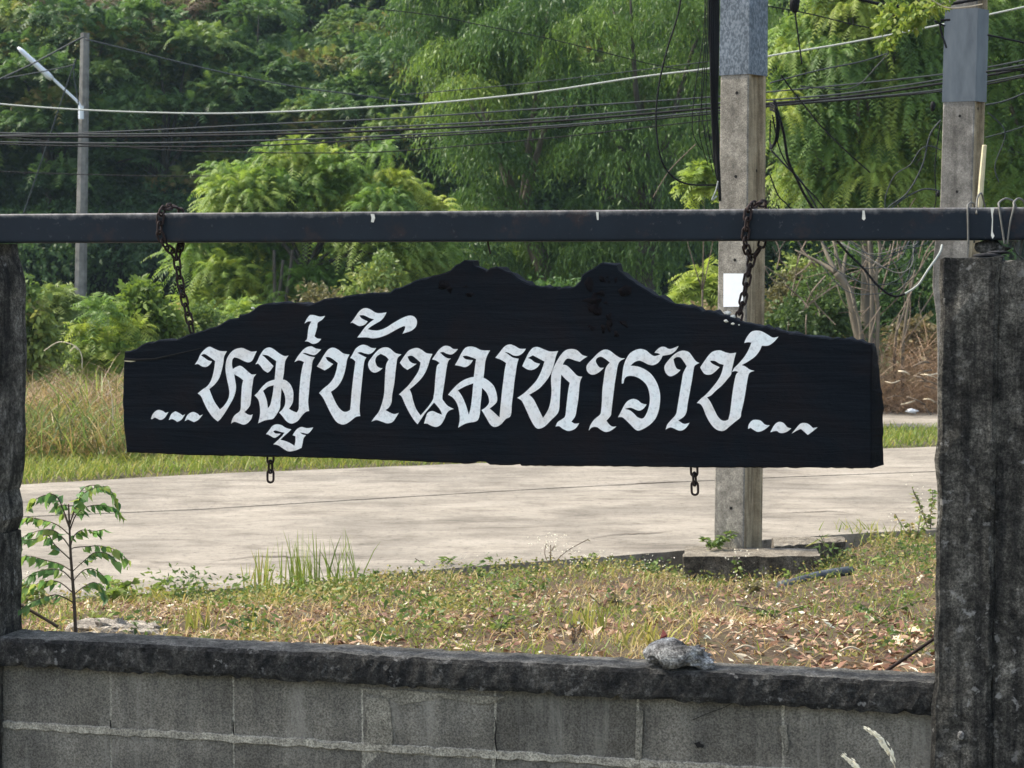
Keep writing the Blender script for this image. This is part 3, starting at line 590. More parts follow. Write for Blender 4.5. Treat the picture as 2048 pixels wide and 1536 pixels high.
# lettering traced as outlines
def G(ox, oy, s, pts): return [(ox + x / s, oy + y / s) for x, y in pts]
A_ = (280, 600, 4.954); B_ = (620, 600, 4.954); C_ = (880, 600, 4.954); D_ = (1150, 640, 6.4); E_ = (1320, 640, 5.851)
GL = [
 (A_, [(108,1178),(130,1125),(175,1090),(225,1100),(250,1118),(280,1110),(245,1165),(205,1188),(165,1172),(145,1165),(120,1180)], None),
 (A_, [(285,1190),(310,1130),(350,1103),(395,1125),(420,1145),(445,1133),(410,1185),(370,1208),(335,1185),(310,1180)], None),
 (A_, [(443,1200),(470,1140),(520,1110),(565,1125),(590,1147),(620,1135),(580,1185),(535,1210),(500,1195),(475,1185)], None),
 (A_, [(543,640),(575,590),(600,535),(640,490),(685,463),(730,480),(790,505),(860,507),(832,560),(825,620),(810,690),(785,770),(740,835),(685,882),(703,930),(738,1010),(790,1085),(830,1050),(870,990),(885,930),(880,870),(865,800),(850,720),(848,650),(862,580),(900,520),(950,485),(1010,475),(1060,495),(1105,512),(1155,507),(1135,550),(1110,600),(1075,618),(1030,605),(975,578),(935,568),(915,590),(910,640),(918,685),(950,665),(990,652),(1030,675),(1080,720),(1110,738),(1150,735),(1125,770),(1115,830),(1105,900),(1100,970),(1090,1040),(1060,1085),(1032,1110),(1060,1130),(1090,1140),(1115,1133),(1100,1180),(1065,1220),(1025,1235),(980,1220),(940,1207),(915,1215),(903,1225),(915,1180),(940,1140),(985,1105),(998,1070),(1000,1000),(1005,920),(1010,850),(1022,795),(985,765),(932,735),(940,790),(950,850),(945,910),(925,970),(890,1035),(845,1110),(800,1175),(770,1203),(720,1160),(670,1090),(630,1010),(605,955),(572,925),(620,885),(665,855),(700,805),(720,750),(735,680),(745,605),(700,572),(640,535),(603,548),(640,575),(675,598),(712,608),(690,640),(655,663),(615,658),(575,635)], None),
 (A_, [(1143,637),(1165,600),(1190,545),(1230,490),(1275,470),(1320,485),(1380,530),(1430,555),(1470,550),(1440,600),(1430,660),(1425,720),(1413,788),(1450,800),(1490,840),(1515,900),(1518,960),(1510,1020),(1475,1078),(1510,1100),(1552,1115),(1572,1080),(1575,1010),(1577,930),(1585,830),(1595,740),(1610,660),(1625,615),(1590,600),(1560,600),(1530,615),(1555,570),(1585,530),(1620,490),(1660,465),(1700,460),(1740,480),(1794,490),(1765,520),(1730,545),(1690,540),(1640,525),(1606,525),(1640,542),(1680,558),(1730,568),(1708,610),(1698,690),(1690,740),(1680,830),(1672,930),(1665,1010),(1675,1100),(1640,1110),(1600,1150),(1560,1200),(1500,1225),(1450,1200),(1410,1150),(1378,1115),(1410,1085),(1435,1040),(1440,985),(1430,930),(1400,870),(1396,940),(1390,1010),(1385,1070),(1360,1120),(1320,1175),(1280,1185),(1230,1195),(1170,1222),(1185,1160),(1190,1100),(1185,1040),(1170,985),(1135,945),(1170,910),(1210,860),(1260,815),(1310,795),(1333,790),(1340,720),(1345,660),(1350,605),(1310,578),(1260,548),(1208,543),(1240,572),(1280,612),(1322,655),(1290,700),(1265,720),(1225,695),(1195,655),(1170,630)],
      [(1325,845),(1270,860),(1218,900),(1240,950),(1258,1010),(1265,1075),(1290,1040),(1305,980),(1318,910)]),
 (A_, [(1247,1330),(1280,1290),(1310,1250),(1350,1232),(1400,1240),(1440,1265),(1497,1283),(1470,1310),(1430,1345),(1390,1385),(1430,1395),(1480,1415),(1530,1445),(1540,1400),(1540,1350),(1512,1340),(1530,1310),(1560,1275),(1600,1258),(1650,1270),(1715,1263),(1690,1300),(1660,1325),(1625,1318),(1583,1312),(1610,1332),(1643,1340),(1620,1370),(1610,1420),(1600,1465),(1540,1490),(1475,1500),(1430,1480),(1370,1440),(1320,1430),(1360,1395),(1400,1355),(1432,1315),(1390,1306),(1345,1292),(1318,1300),(1340,1322),(1392,1325),(1365,1350),(1330,1365),(1290,1345),(1268,1333)], None),
 (A_, [(1630,232),(1655,182),(1684,148),(1724,150),(1780,165),(1834,157),(1804,195),(1760,225),(1754,270),(1740,320),(1728,360),(1754,380),(1794,385),(1764,420),(1714,435),(1665,412),(1632,410),(1655,385),(1662,330),(1672,265),(1697,213),(1665,213)], None),
 (B_, [(68,658),(100,610),(135,550),(180,490),(225,472),(275,490),(330,530),(390,540),(367,590),(355,660),(335,740),(305,810),(260,870),(205,910),(232,970),(272,1050),(320,1100),(360,1108),(397,1090),(405,1020),(412,920),(425,800),(440,680),(450,610),(425,585),(398,575),(420,540),(455,480),(510,445),(560,450),(610,475),(655,475),(630,510),(590,535),(545,530),(500,516),(468,523),(510,547),(557,570),(537,610),(525,700),(515,800),(505,900),(495,1010),(490,1090),(497,1150),(450,1160),(400,1200),(350,1230),(310,1232),(260,1205),(210,1130),(165,1040),(130,970),(90,920),(130,880),(190,830),(235,770),(260,700),(275,625),(235,592),(190,566),(153,566),(175,602),(228,635),(190,670),(145,697),(110,680)], None),
 (B_, [(718,675),(690,700),(645,720),(605,705),(580,665),(578,620),(610,570),(660,510),(700,480),(745,468),(790,480),(845,525),(905,540),(867,575),(855,640),(845,720),(835,820),(820,900),(812,950),(805,1020),(775,1070),(745,1090),(790,1115),(835,1130),(878,1118),(850,1165),(815,1210),(765,1222),(710,1205),(660,1190),(608,1205),(640,1160),(680,1110),(705,1050),(725,980),(735,920),(740,830),(745,730),(755,640),(780,590),(750,558),(700,533),(660,560),(645,600),(660,650),(690,673)], None),
 (B_, [(400,230),(440,180),(490,110),(540,80),(590,90),(650,125),(700,130),(757,122),(735,165),(700,205),(640,240),(600,265),(570,290),(620,300),(680,300),(750,275),(830,225),(910,180),(980,155),(1030,165),(1058,205),(1050,260),(1010,300),(960,320),(915,335),(935,300),(945,265),(925,260),(860,290),(770,340),(690,370),(620,380),(560,370),(468,372),(500,330),(545,270),(590,225),(635,192),(590,178),(535,152),(488,152),(510,182),(570,212),(540,245),(490,258),(450,240),(420,225)], None),
 (B_, [(890,622),(930,560),(980,500),(1050,475),(1100,490),(1150,525),(1212,535),(1187,590),(1170,650),(1140,720),(1100,780),(1040,840),(985,885),(1005,930),(1022,1000),(1050,1080),(1095,1145),(1130,1105),(1180,1045),(1218,985),(1225,950),(1233,900),(1240,800),(1250,700),(1260,650),(1285,625),(1250,600),(1210,588),(1240,545),(1280,490),(1330,455),(1380,460),(1420,485),(1465,485),(1440,515),(1400,540),(1350,530),(1320,515),(1288,520),(1320,552),(1360,577),(1395,580),(1367,610),(1350,690),(1337,780),(1325,860),(1310,970),(1330,1010),(1365,1050),(1425,1080),(1380,1095),(1350,1130),(1330,1180),(1295,1235),(1250,1258),(1200,1245),(1160,1225),(1130,1225),(1145,1170),(1165,1120),(1210,1100),(1260,1120),(1310,1138),(1290,1090),(1260,1050),(1228,1015),(1190,1060),(1140,1120),(1100,1180),(1065,1230),(1030,1190),(980,1110),(940,1030),(910,960),(882,935),(930,890),(980,840),(1040,760),(1080,690),(1095,620),(1060,588),(1010,552),(965,560),(985,605),(1020,628),(1055,632),(1010,665),(965,692),(925,665)], None),
 (C_, [(148,645),(180,590),(210,530),(250,475),(300,460),(350,470),(410,497),(495,500),(467,550),(448,610),(440,690),(430,770),(480,800),(530,850),(558,920),(565,1000),(530,1045),(490,1075),(530,1110),(590,1165),(597,1080),(605,1000),(615,900),(630,780),(640,700),(655,625),(610,595),(548,572),(590,520),(640,460),(690,440),(740,455),(790,482),(850,483),(825,520),(780,550),(730,550),(680,523),(635,512),(680,542),(720,570),(778,582),(762,640),(750,720),(735,820),(725,920),(712,1020),(700,1145),(650,1180),(600,1235),(545,1258),(500,1235),(460,1170),(412,1090),(450,1065),(485,1020),(480,960),(455,910),(415,870),(410,950),(400,1040),(395,1120),(380,1180),(350,1205),(290,1215),(240,1230),(180,1265),(195,1190),(190,1110),(170,1030),(130,970),(80,938),(120,890),(180,830),(240,790),(300,768),(335,762),(342,700),(350,640),(358,585),(310,567),(260,552),(222,558),(255,587),(325,597),(295,640),(250,665),(200,655)],
      [(330,825),(250,855),(175,895),(215,950),(255,1040),(285,1140),(305,1060),(318,960),(325,880)]),
 (C_, [(815,655),(840,600),(880,520),(920,475),(965,465),(1020,485),(1090,510),(1170,505),(1147,560),(1130,630),(1105,710),(1060,790),(990,870),(925,915),(882,938),(930,990),(980,1090),(1020,1170),(1060,1110),(1085,1050),(1100,970),(1105,890),(1100,800),(1110,710),(1150,620),(1200,540),(1250,495),(1310,485),(1360,500),(1410,545),(1460,560),(1420,585),(1385,612),(1340,600),(1280,580),(1245,590),(1215,640),(1260,652),(1310,700),(1360,750),(1408,760),(1387,810),(1378,890),(1370,980),(1355,1070),(1340,1150),(1300,1205),(1335,1225),(1378,1220),(1350,1265),(1310,1290),(1265,1297),(1215,1275),(1180,1250),(1145,1255),(1165,1210),(1210,1180),(1240,1150),(1250,1070),(1260,980),(1270,900),(1285,820),(1240,780),(1200,738),(1195,820),(1190,910),(1185,1000),(1180,1080),(1160,1130),(1100,1190),(1040,1250),(985,1275),(945,1260),(900,1190),(850,1080),(810,1000),(765,970),(830,925),(900,860),(960,790),(1005,700),(1035,610),(980,580),(920,548),(868,575),(900,588),(940,618),(990,632),(960,670),(910,693),(860,685)], None),
 (D_, [(370,610),(330,650),(270,690),(215,700),(165,670),(145,610),(165,560),(230,490),(300,420),(370,380),(440,390),(520,450),(580,485),(638,492),(572,530),(545,590),(530,680),(510,800),(495,920),(480,1040),(465,1170),(455,1225),(400,1290),(440,1340),(480,1365),(530,1362),(490,1395),(440,1425),(385,1432),(330,1405),(290,1375),(250,1368),(210,1380),(175,1415),(200,1340),(250,1270),(320,1210),(335,1150),(345,1030),(350,900),(365,780),(380,670),(400,600),(445,545),(390,500),(330,470),(280,490),(265,530),(290,580),(320,610)], None),
 (D_, [(1018,420),(1050,380),(1100,345),(1150,345),(1215,372),(1325,332),(1290,390),(1230,435),(1170,450),(1120,457),(1100,500),(1060,550),(1000,578),(940,570),(870,535),(820,520),(760,540),(710,585),(800,595),(890,630),(980,700),(1050,810),(1085,930),(1088,1040),(1070,1160),(1030,1260),(970,1330),(900,1380),(820,1415),(770,1400),(720,1350),(660,1290),(605,1245),(550,1245),(580,1190),(620,1110),(670,1040),(740,1010),(800,1025),(850,1065),(915,1082),(880,1130),(830,1160),(780,1150),(710,1122),(636,1138),(700,1157),(750,1195),(800,1245),(855,1262),(890,1240),(930,1160),(955,1060),(955,960),(930,860),(880,790),(800,735),(720,715),(660,725),(630,760),(620,805),(605,815),(598,800),(605,710),(620,600),(650,510),(700,430),(770,385),(840,370),(910,390),(970,440),(1020,462),(1092,440),(1060,425)], None),
 (D_, [(1350,640),(1310,680),(1260,710),(1215,720),(1170,690),(1145,630),(1150,580),(1200,510),(1270,440),(1340,400),(1400,393),(1460,415),(1510,480),(1550,530),(1592,550),(1532,585),(1515,650),(1500,750),(1480,860),(1460,970),(1440,1080),(1425,1180),(1390,1240),(1320,1285),(1370,1320),(1410,1330),(1465,1315),(1430,1370),(1380,1410),(1330,1415),(1280,1395),(1230,1375),(1190,1385),(1160,1405),(1180,1340),(1220,1290),(1290,1210),(1310,1120),(1330,1000),(1350,880),(1370,760),(1385,680),(1430,590),(1390,530),(1350,480),(1300,475),(1260,500),(1270,550),(1300,620)], None),
 (E_, [(470,555),(520,480),(580,400),(630,365),(700,355),(770,380),(830,390),(890,382),(870,450),(855,520),(838,590),(830,640),(790,690),(730,760),(650,830),(600,880),(550,905),(590,960),(630,1040),(670,1120),(715,1170),(760,1180),(800,1165),(820,1080),(835,960),(850,840),(870,720),(890,640),(918,608),(880,597),(843,608),(870,560),(920,510),(980,440),(1030,360),(1070,265),(1030,260),(985,270),(1010,210),(1060,145),(1110,125),(1180,130),(1250,165),(1320,205),(1385,195),(1340,250),(1280,295),(1230,303),(1190,300),(1170,350),(1120,420),(1040,480),(955,528),(1000,545),(1050,580),(1105,595),(1047,620),(1025,690),(1010,780),(995,870),(975,980),(950,1080),(940,1140),(880,1190),(820,1240),(760,1290),(710,1298),(650,1275),(590,1210),(540,1120),(500,1020),(465,980),(430,972),(480,920),(540,870),(620,780),(680,700),(720,620),(745,525),(690,508),(640,478),(585,478),(600,502),(640,527),(697,552),(650,600),(600,635),(550,640),(510,620)], None),
 (E_, [(1030,1275),(1040,1220),(1080,1175),(1130,1168),(1180,1180),(1230,1225),(1285,1232),(1240,1270),(1190,1300),(1140,1308),(1095,1285),(1060,1262)], None),
 (E_, [(1290,1315),(1330,1240),(1370,1200),(1410,1193),(1450,1210),(1490,1255),(1535,1270),(1490,1305),(1440,1322),(1400,1320),(1370,1300),(1340,1300)], None),
 (E_, [(1540,1330),(1590,1270),(1640,1215),(1690,1205),(1740,1220),(1790,1265),(1845,1255),(1790,1300),(1730,1345),(1690,1310),(1650,1275),(1610,1290)], None),
]
def smooth_loop(pts, n=4, corner=52):
    m = len(pts); P = [Vector((x, y)) for x, y in pts]; cor = []
    for i in range(m):
        a = (P[i] - P[i - 1]); b = (P[(i + 1) % m] - P[i]); cor.append(a.length > 0 and b.length > 0 and a.angle(b) > R(corner))
    out = []
    for i in range(m):
        p1, p2 = P[i], P[(i + 1) % m]; p0 = p1 if cor[i] else P[i - 1]; p3 = p2 if cor[(i + 1) % m] else P[(i + 2) % m]
        for k in range(n):
            t = k / n; out.append(0.5 * ((2 * p1) + (p2 - p0) * t + (2 * p0 - 5 * p1 + 4 * p2 - p3) * t * t + (3 * p1 - p0 - 3 * p2 + p3) * t ** 3))
    return [(q.x, q.y) for q in out]
for (fr, loop, hole) in GL:
    loops = [smooth_loop(G(*fr, loop))] + ([smooth_loop(G(*fr, hole))] if hole else [])
    v = []; f = []; polys = []; off = 0
    for lp in loops:
        ps = [on_wall(x, y, SF - 0.0015) for x, y in lp]; polys.append([flat2(p) for p in ps]); n = len(ps)
        v += ps
    nt_ = len(v); bk = [p + UW * 0.004 for p in v]
    for tri in tessellate_polygon(polys): f.append(tuple(tri))
    for lp in loops:
        n = len(lp)
        for i in range(n): f.append((off + i, off + (i + 1) % n, nt_ + off + (i + 1) % n, nt_ + off + i))
        off += n
    mesh('letter', v + bk, f, M['letter'], sign)

# ------------------------------------------------------------------ chains
def link_mesh(Lh, Wh, r, name='chain_link'):
    path = []; n = 8; s = Lh - Wh
    for k in range(n + 1): a = math.pi * k / n; path.append(Vector((math.cos(a) * Wh, 0, s + math.sin(a) * Wh)))
    for k in range(n + 1): a = math.pi + math.pi * k / n; path.append(Vector((math.cos(a) * Wh, 0, -s + math.sin(a) * Wh)))
    m = len(path); v = []; f = []; q = 6
    for i, p in enumerate(path):
        t = (path[(i + 1) % m] - path[i - 1]).normalized(); u = Vector((0, 1, 0)); b = t.cross(u)
        for k in range(q): a = 2 * math.pi * k / q; v.append(p + (u * math.cos(a) + b * math.sin(a)) * r)
    for i in range(m):
        for k in range(q): f.append((i * q + k, i * q + (k + 1) % q, ((i + 1) % m) * q + (k + 1) % q, ((i + 1) % m) * q + k))
    me = bpy.data.meshes.new(name); me.from_pydata([tuple(x) for x in v], [], f); me.update()
    me.polygons.foreach_set('use_smooth', [True] * len(me.polygons)); me.materials.append(M['rust']); return me
LK = link_mesh(0.0185, 0.0090, 0.0036)
def chain(label, strands, pitch=0.0262, group='rusty chains on the sign board'):
    t = thing('chain', strands[0][0], label, 'chain', group); base = wloc(t); k = 0
    for st in strands:
        pts = curve_pts(st, 10); cum = [0]
        for a, b in zip(pts[:-1], pts[1:]): cum.append(cum[-1] + (b - a).length)
        n = max(1, int(cum[-1] / pitch))
        for i in range(n):
            def pt(s):
                return Vector([float(np.interp(s, cum, [p[c] for p in pts])) for c in range(3)])
            s = (i + 0.5) * cum[-1] / n; p = pt(s); d = (pt(min(s + .008, cum[-1])) - pt(max(s - .008, 0))).normalized()
            o = link('link', LK, None, t, p - base); z = -d
            y = (UW - z * UW.dot(z)); y = y.normalized() if y.length > .2 else (Vector((0, 0, 1)) - z * z.z).normalized(); x = y.cross(z)
            m3 = Matrix((x, y, z)).transposed()
            ang = (0.25 if k % 2 == 0 else 1.35)
            o.rotation_euler = (m3 @ Matrix.Rotation(ang, 3, 'Z')).to_euler(); k += 1
    return t
zt = BZ + BH / 2 + 0.008
def wq(px, py, off): return on_wall(px, py, off)
chain('rusty chain wrapped over the beam holding the left end of the sign board', [
    [wq(362, 492, 0.02), wq(364, 470, 0.062), wq(362, 425, 0.062), wq(350, 414, 0.04), wq(334, 415, -0.02), wq(323, 424, -0.056), wq(320, 445, -0.06), wq(320, 468, -0.06), wq(330, 489, -0.05), wq(344, 503, -0.02), wq(352, 516, 0.0)],
    [wq(362, 486, 0.03), wq(359, 500, 0.015), wq(354, 516, 0.0)],
    [wq(353, 518, 0.0), wq(357, 545, 0.0), wq(363, 578, 0.0), wq(371, 610, 0.0), wq(380, 645, 0.0), wq(384, 664, 0.0)]])
chain('rusty chain wrapped over the beam holding the right end of the sign board', [
    [wq(1528, 478, 0.062), wq(1532, 430, 0.064), wq(1530, 409, 0.045), wq(1514, 408, 0.0), wq(1500, 414, -0.045), wq(1495, 432, -0.06), wq(1493, 455, -0.06), wq(1490, 480, -0.055), wq(1494, 500, -0.03), wq(1502, 516, 0.0)],
    [wq(1526, 478, 0.045), wq(1521, 494, 0.02), wq(1508, 514, 0.0)],
    [wq(1505, 512, 0.0), wq(1499, 537, 0.0), wq(1494, 560, 0.0), wq(1488, 592, 0.0), wq(1481, 620, 0.0), wq(1475, 645, 0.0)]])
chain('short rusty chain end dangling under the left half of the sign board', [[wq(541, 905, 0.0), wq(541, 962, 0.0)]], 0.026)
chain('short rusty chain end dangling under the right half of the sign board', [[wq(1388, 930, 0.0), wq(1390, 986, 0.0)]], 0.026)

# ------------------------------------------------------------------ things on the beam's right end
tag(mesh('bamboo_stick', *(lambda m: (m.v, m.f))(MB().tube([on_wall(1958, 430, 0.075), on_wall(1963, 360, 0.06), on_wall(1969, 290, 0.05)], [0.0085, 0.008, 0.0065], 8)), M['bamboo'], None, on_wall(1958, 430, 0.075)), 'pale split bamboo stick standing behind the beam by the right post', 'stick')
WG = 'tie wires round the beam'
def bz(px, dz=0.0, off=-0.058): return wp(wall_uv(px, 450, off)[0], off, BZ + dz)
def loopw(pf_, pt_, pb_, top_h, lean=0.0):
    return [bz(pb_, -0.055, -0.056), bz(pf_, 0.0, -0.056), bz(pt_, 0.042, -0.053), bz(pt_, 0.042 + top_h * .7, -0.03), bz(pt_ + lean * .5, 0.046 + top_h, 0.0), bz(pt_ + lean, 0.044, 0.056), bz(pt_ + lean, -0.05, 0.056)]
for lab, a, col in (('grey tie wire round the beam above the left edge of the right post', (1936, 1935, 1937, 0.012, 14), 'wire'), ('short grey wire loop standing above the beam in front of the bamboo stick', (1953, 1954, 1953, 0.036, 16), 'wire'),
                    ('thick dark wire loop arching over the beam at the right edge', (2003, 1998, 2010, 0.022, 34), 'wire'), ('slanted grey tie wire on the beam nearest the right edge', (2020, 2027, 2015, 0.022, 24), 'wire')):
    p = loopw(*a)
    if 'short' in lab: p = p[2:6]; p[0] = bz(1953, 0.025, -0.053)
    wire_thing('tie_wire', [p], 0.0028, M[col], lab, 'wire', WG)
# rag and stone packed between post and beam
blob('packing_stone', on_wall(1985, 496, 0.0), 0.03, M['post'], None, 31, (1.35, 0.9, 0.62), 2, 0.25, on_wall(1985, 512, 0.0), True)
tag(bpy.data.objects['packing_stone'], 'dark rough stone packed between the right post and the beam', 'stone')
rag = thing('rag', on_wall(1980, 514, -0.03), 'black folded rag flattened on top of the right post', 'rag')
blob('fold', on_wall(1978, 509, -0.05), 0.035, M['rag'], rag, 41, (1.25, 1.0, 0.17), 2, 0.3)
blob('fold', on_wall(1994, 504, -0.045), 0.03, M['rag'], rag, 42, (1.2, 1.0, 0.22), 2, 0.3)
wire_thing('tie_wire', [[on_wall(2026, 484, 0.03), on_wall(2030, 500, 0.03), on_wall(2038, 512, 0.03), on_wall(2052, 522, 0.03)], [on_wall(2044, 480, 0.03), on_wall(2042, 500, 0.03), on_wall(2040, 512, 0.03)]], 0.0024, M['wire'], 'loose grey wire ends hanging below the beam at the right edge', 'wire', WG)

# ------------------------------------------------------------------ the two concrete poles
def ipole(label, yb, pts, split, wrap, holes, z0, mats, seed):
    """pts: (py, px_left, px_right); split: fraction where front face meets side face"""
    yaw = R(-37); rg = random.Random(seed)
    z1 = at(1500, -260, yb).z
    def row(z):
        py = 530 + (CZ - z) * F / yb
        l = float(np.interp(py, [p[0] for p in pts], [p[1] for p in pts])); r_ = float(np.interp(py, [p[0] for p in pts], [p[2] for p in pts]))
        xl, xr = (l - 1024) / F * yb, (r_ - 1024) / F * yb; wd = xr - xl
        xm = xl + wd * split; dp = wd * (1 - split) * 1.2
        A = Vector((xl, yb + 0.05, z)); B = Vector((xm, yb - 0.03, z)); D = Vector((xr, yb - 0.03 + dp, z)); E = A + (D - B)
        return A, B, D, E
    t = thing('utility_pole', Vector(((pts[-1][1] + pts[-1][2]) / 2 - 1024, 0, 0)) * (yb / F) + Vector((0, yb, z0)), label, 'utility pole', 'concrete utility poles by the road')
    zs = [z0 + (z1 - z0) * i / 24 for i in range(25)]
    front = MB(); side = MB(); vf = []; vs = []
    for z in zs:
        A, B, D, E = row(z); n = (B - A).cross(Vector((0, 0, 1))).normalized(); n = n if n.y < 0 else -n
        s = (D - B).cross(Vector((0, 0, 1))).normalized(); s = s if s.x > 0 else -s
        c = 0.006
        vf += [A + (E - A).normalized() * c, A + (B - A).normalized() * c, B - (B - A).normalized() * c, B + (D - B).normalized() * c, E - (E - A).normalized() * c]
        e = (D - B); vs += [B + e.normalized() * c, B + e * .16, B + e * .26 - s * .03, B + e * .74 - s * .03, B + e * .84, D - e.normalized() * c, D - (D - E).normalized() * c, E + (D - E).normalized() * c, E - (E - A).normalized() * c]
    for i in range(24):
        for k in range(4):
            if k < 3: front.f.append((i * 5 + k, i * 5 + k + 1, (i + 1) * 5 + k + 1, (i + 1) * 5 + k))
        front.f.append((i * 5 + 4, i * 5, (i + 1) * 5, (i + 1) * 5 + 4))
        for k in range(8): side.f.append((i * 9 + k, i * 9 + k + 1, (i + 1) * 9 + k + 1, (i + 1) * 9 + k))
    front.v = vf; side.v = vs
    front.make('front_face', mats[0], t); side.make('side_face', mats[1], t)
    # sheet wrap, standing 4 mm proud all round
    if wrap:
        za, zb = CZ + (530 - wrap[1]) * yb / F, CZ + (530 - wrap[0]) * yb / F
        v = []; f = []; K = 8
        for i in range(K):
            z = za + (zb - za) * i / (K - 1); q = row(z); cc = sum(q, Vector()) / 4
            ring = []
            for a in q:
                dd = (a - cc); ring.append(cc + dd * (1 + 0.006 / dd.length) + Vector((0, 0, rg.uniform(-.002, .002))))
            v += ring
        for i in range(K - 1):
            for k in range(4): f.append((i * 4 + k, i * 4 + (k + 1) % 4, (i + 1) * 4 + (k + 1) % 4, (i + 1) * 4 + k))
        o = mesh('sheet_wrap', v, f, wrap[2], t)
    for (px, py, sd_) in holes:
        z = CZ + (530 - py) * yb / F; A, B, D, E = row(z)
        if sd_ == 'f': a, b = A, B
        else: a, b = B, D
        x = (px - 1024) / F
        # solve p = a + (b-a)*q with p.x/p.y = x
        d = b - a; q = (x * a.y - a.x) / (d.x - x * d.y); p = a + d * q
        nn = d.cross(Vector((0, 0, 1))).normalized(); nn = nn if nn.y < 0 else -nn
        if sd_ == 's': p = p - nn * 0.0285
        u = d.normalized(); m = MB(); ring = [p + (u * math.cos(k * .785) + Vector((0, 0, 1)) * math.sin(k * .785)) * 0.0085 + nn * 0.0015 for k in range(8)]
        m.add(ring + [r2 - nn * .01 for r2 in ring], [tuple(range(8))] + [(k, (k + 1) % 8, 8 + (k + 1) % 8, 8 + k) for k in range(8)]); m.make('bolt_hole', M['hole'], t)
    return t, row
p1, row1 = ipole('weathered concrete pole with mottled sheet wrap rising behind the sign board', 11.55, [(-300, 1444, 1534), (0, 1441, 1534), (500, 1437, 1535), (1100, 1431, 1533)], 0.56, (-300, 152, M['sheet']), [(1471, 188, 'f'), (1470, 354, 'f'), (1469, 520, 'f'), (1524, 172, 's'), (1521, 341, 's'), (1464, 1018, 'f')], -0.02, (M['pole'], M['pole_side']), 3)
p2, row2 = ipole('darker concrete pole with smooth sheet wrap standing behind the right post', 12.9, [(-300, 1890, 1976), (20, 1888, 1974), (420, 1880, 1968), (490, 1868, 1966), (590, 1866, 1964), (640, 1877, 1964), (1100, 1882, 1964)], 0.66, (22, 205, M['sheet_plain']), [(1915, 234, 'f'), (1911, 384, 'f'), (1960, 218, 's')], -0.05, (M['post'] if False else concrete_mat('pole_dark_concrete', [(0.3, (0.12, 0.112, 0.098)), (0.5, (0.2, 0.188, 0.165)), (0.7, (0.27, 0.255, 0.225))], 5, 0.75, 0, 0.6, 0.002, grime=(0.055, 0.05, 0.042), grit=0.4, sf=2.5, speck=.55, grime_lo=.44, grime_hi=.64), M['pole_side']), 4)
# paper notice and scrap on pole 1
def on_front(px, py, yb, row, lift=0.003):
    z = CZ + (530 - py) * yb / F; A, B, D, E = row(z); x = (px - 1024) / F; d = B - A; q = (x * A.y - A.x) / (d.x - x * d.y)
    nn = d.cross(Vector((0, 0, 1))).normalized(); nn = nn if nn.y < 0 else -nn
    return A + d * q + nn * lift
pp = [on_front(x, y, 11.55, row1, 0.004) for x, y in ((1447, 614), (1486, 613), (1487, 547), (1447, 547))]
nback = Vector((0, 0.0015, 0))
tag(mesh('paper_notice', pp + [p + nback for p in pp], [(0, 1, 2, 3), (7, 6, 5, 4), (0, 4, 5, 1), (1, 5, 6, 2), (2, 6, 7, 3), (3, 7, 4, 0)], M['paper'], None, pp[0]), 'blank white paper notice stuck on the front of the concrete pole', 'notice')
# plinth and slab at the pole foot
def roughbox(name, corners_px, z0, z1, mat, label, cat, seed, sub=10, yfix=None):
    rg = random.Random(seed); c = [on_z(px, py, z1) for px, py in corners_px]       # near-left, near-right, far-right, far-left
    nu, nv = 16, 6; v = []; f = []
    for j in range(nv):
        for i in range(nu):
            a = c[0].lerp(c[1], i / (nu - 1)); b = c[3].lerp(c[2], i / (nu - 1)); p = a.lerp(b, j / (nv - 1))
            v.append(p + Vector((rg.gauss(0, .003), rg.gauss(0, .004), rg.gauss(0, .0022))))
    for j in range(nv - 1):
        for i in range(nu - 1): f.append((j * nu + i, j * nu + i + 1, (j + 1) * nu + i + 1, (j + 1) * nu + i))
    ring = [i for i in range(nu)] + [j * nu + nu - 1 for j in range(1, nv)] + [(nv - 1) * nu + i for i in range(nu - 2, -1, -1)] + [j * nu for j in range(nv - 2, 0, -1)]; L = len(ring)
    for h in (0.5, 1.0):
        k = len(v); v += [Vector((v[i].x + rg.gauss(0, .006), v[i].y + rg.gauss(0, .006) - (0.012 if h < 1 else 0), z1 + (z0 - z1) * h + (rg.gauss(0, .006) if h < 1 else 0))) for i in ring]
    k1 = nu * nv; k2 = k1 + L
    for i in range(L):
        f.append((ring[(i + 1) % L], ring[i], k1 + i, k1 + (i + 1) % L)); f.append((k1 + (i + 1) % L, k1 + i, k2 + i, k2 + (i + 1) % L))
    cc = sum(c, Vector()) / 4; cc.z = z0; o = mesh(name, v, f, mat, None, cc)
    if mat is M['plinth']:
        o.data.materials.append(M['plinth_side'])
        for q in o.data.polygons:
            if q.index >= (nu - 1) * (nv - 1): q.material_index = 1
    return tag(o, label, cat)
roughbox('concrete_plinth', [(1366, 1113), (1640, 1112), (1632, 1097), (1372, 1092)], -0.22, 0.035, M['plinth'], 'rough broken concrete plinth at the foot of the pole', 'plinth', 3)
roughbox('concrete_slab', [(1548, 1093), (1690, 1083), (1690, 1073), (1545, 1075)], -0.15, 0.028, M['plinth'], 'thin concrete slab between the pole plinth and the road edge', 'slab', 6)
roughbox('concrete_slab', [(-120, 832), (66, 828), (74, 783), (-120, 780)], -0.05, 0.10, M['road'], 'pale concrete slab showing past the dry grass beside the left post', 'slab', 9)
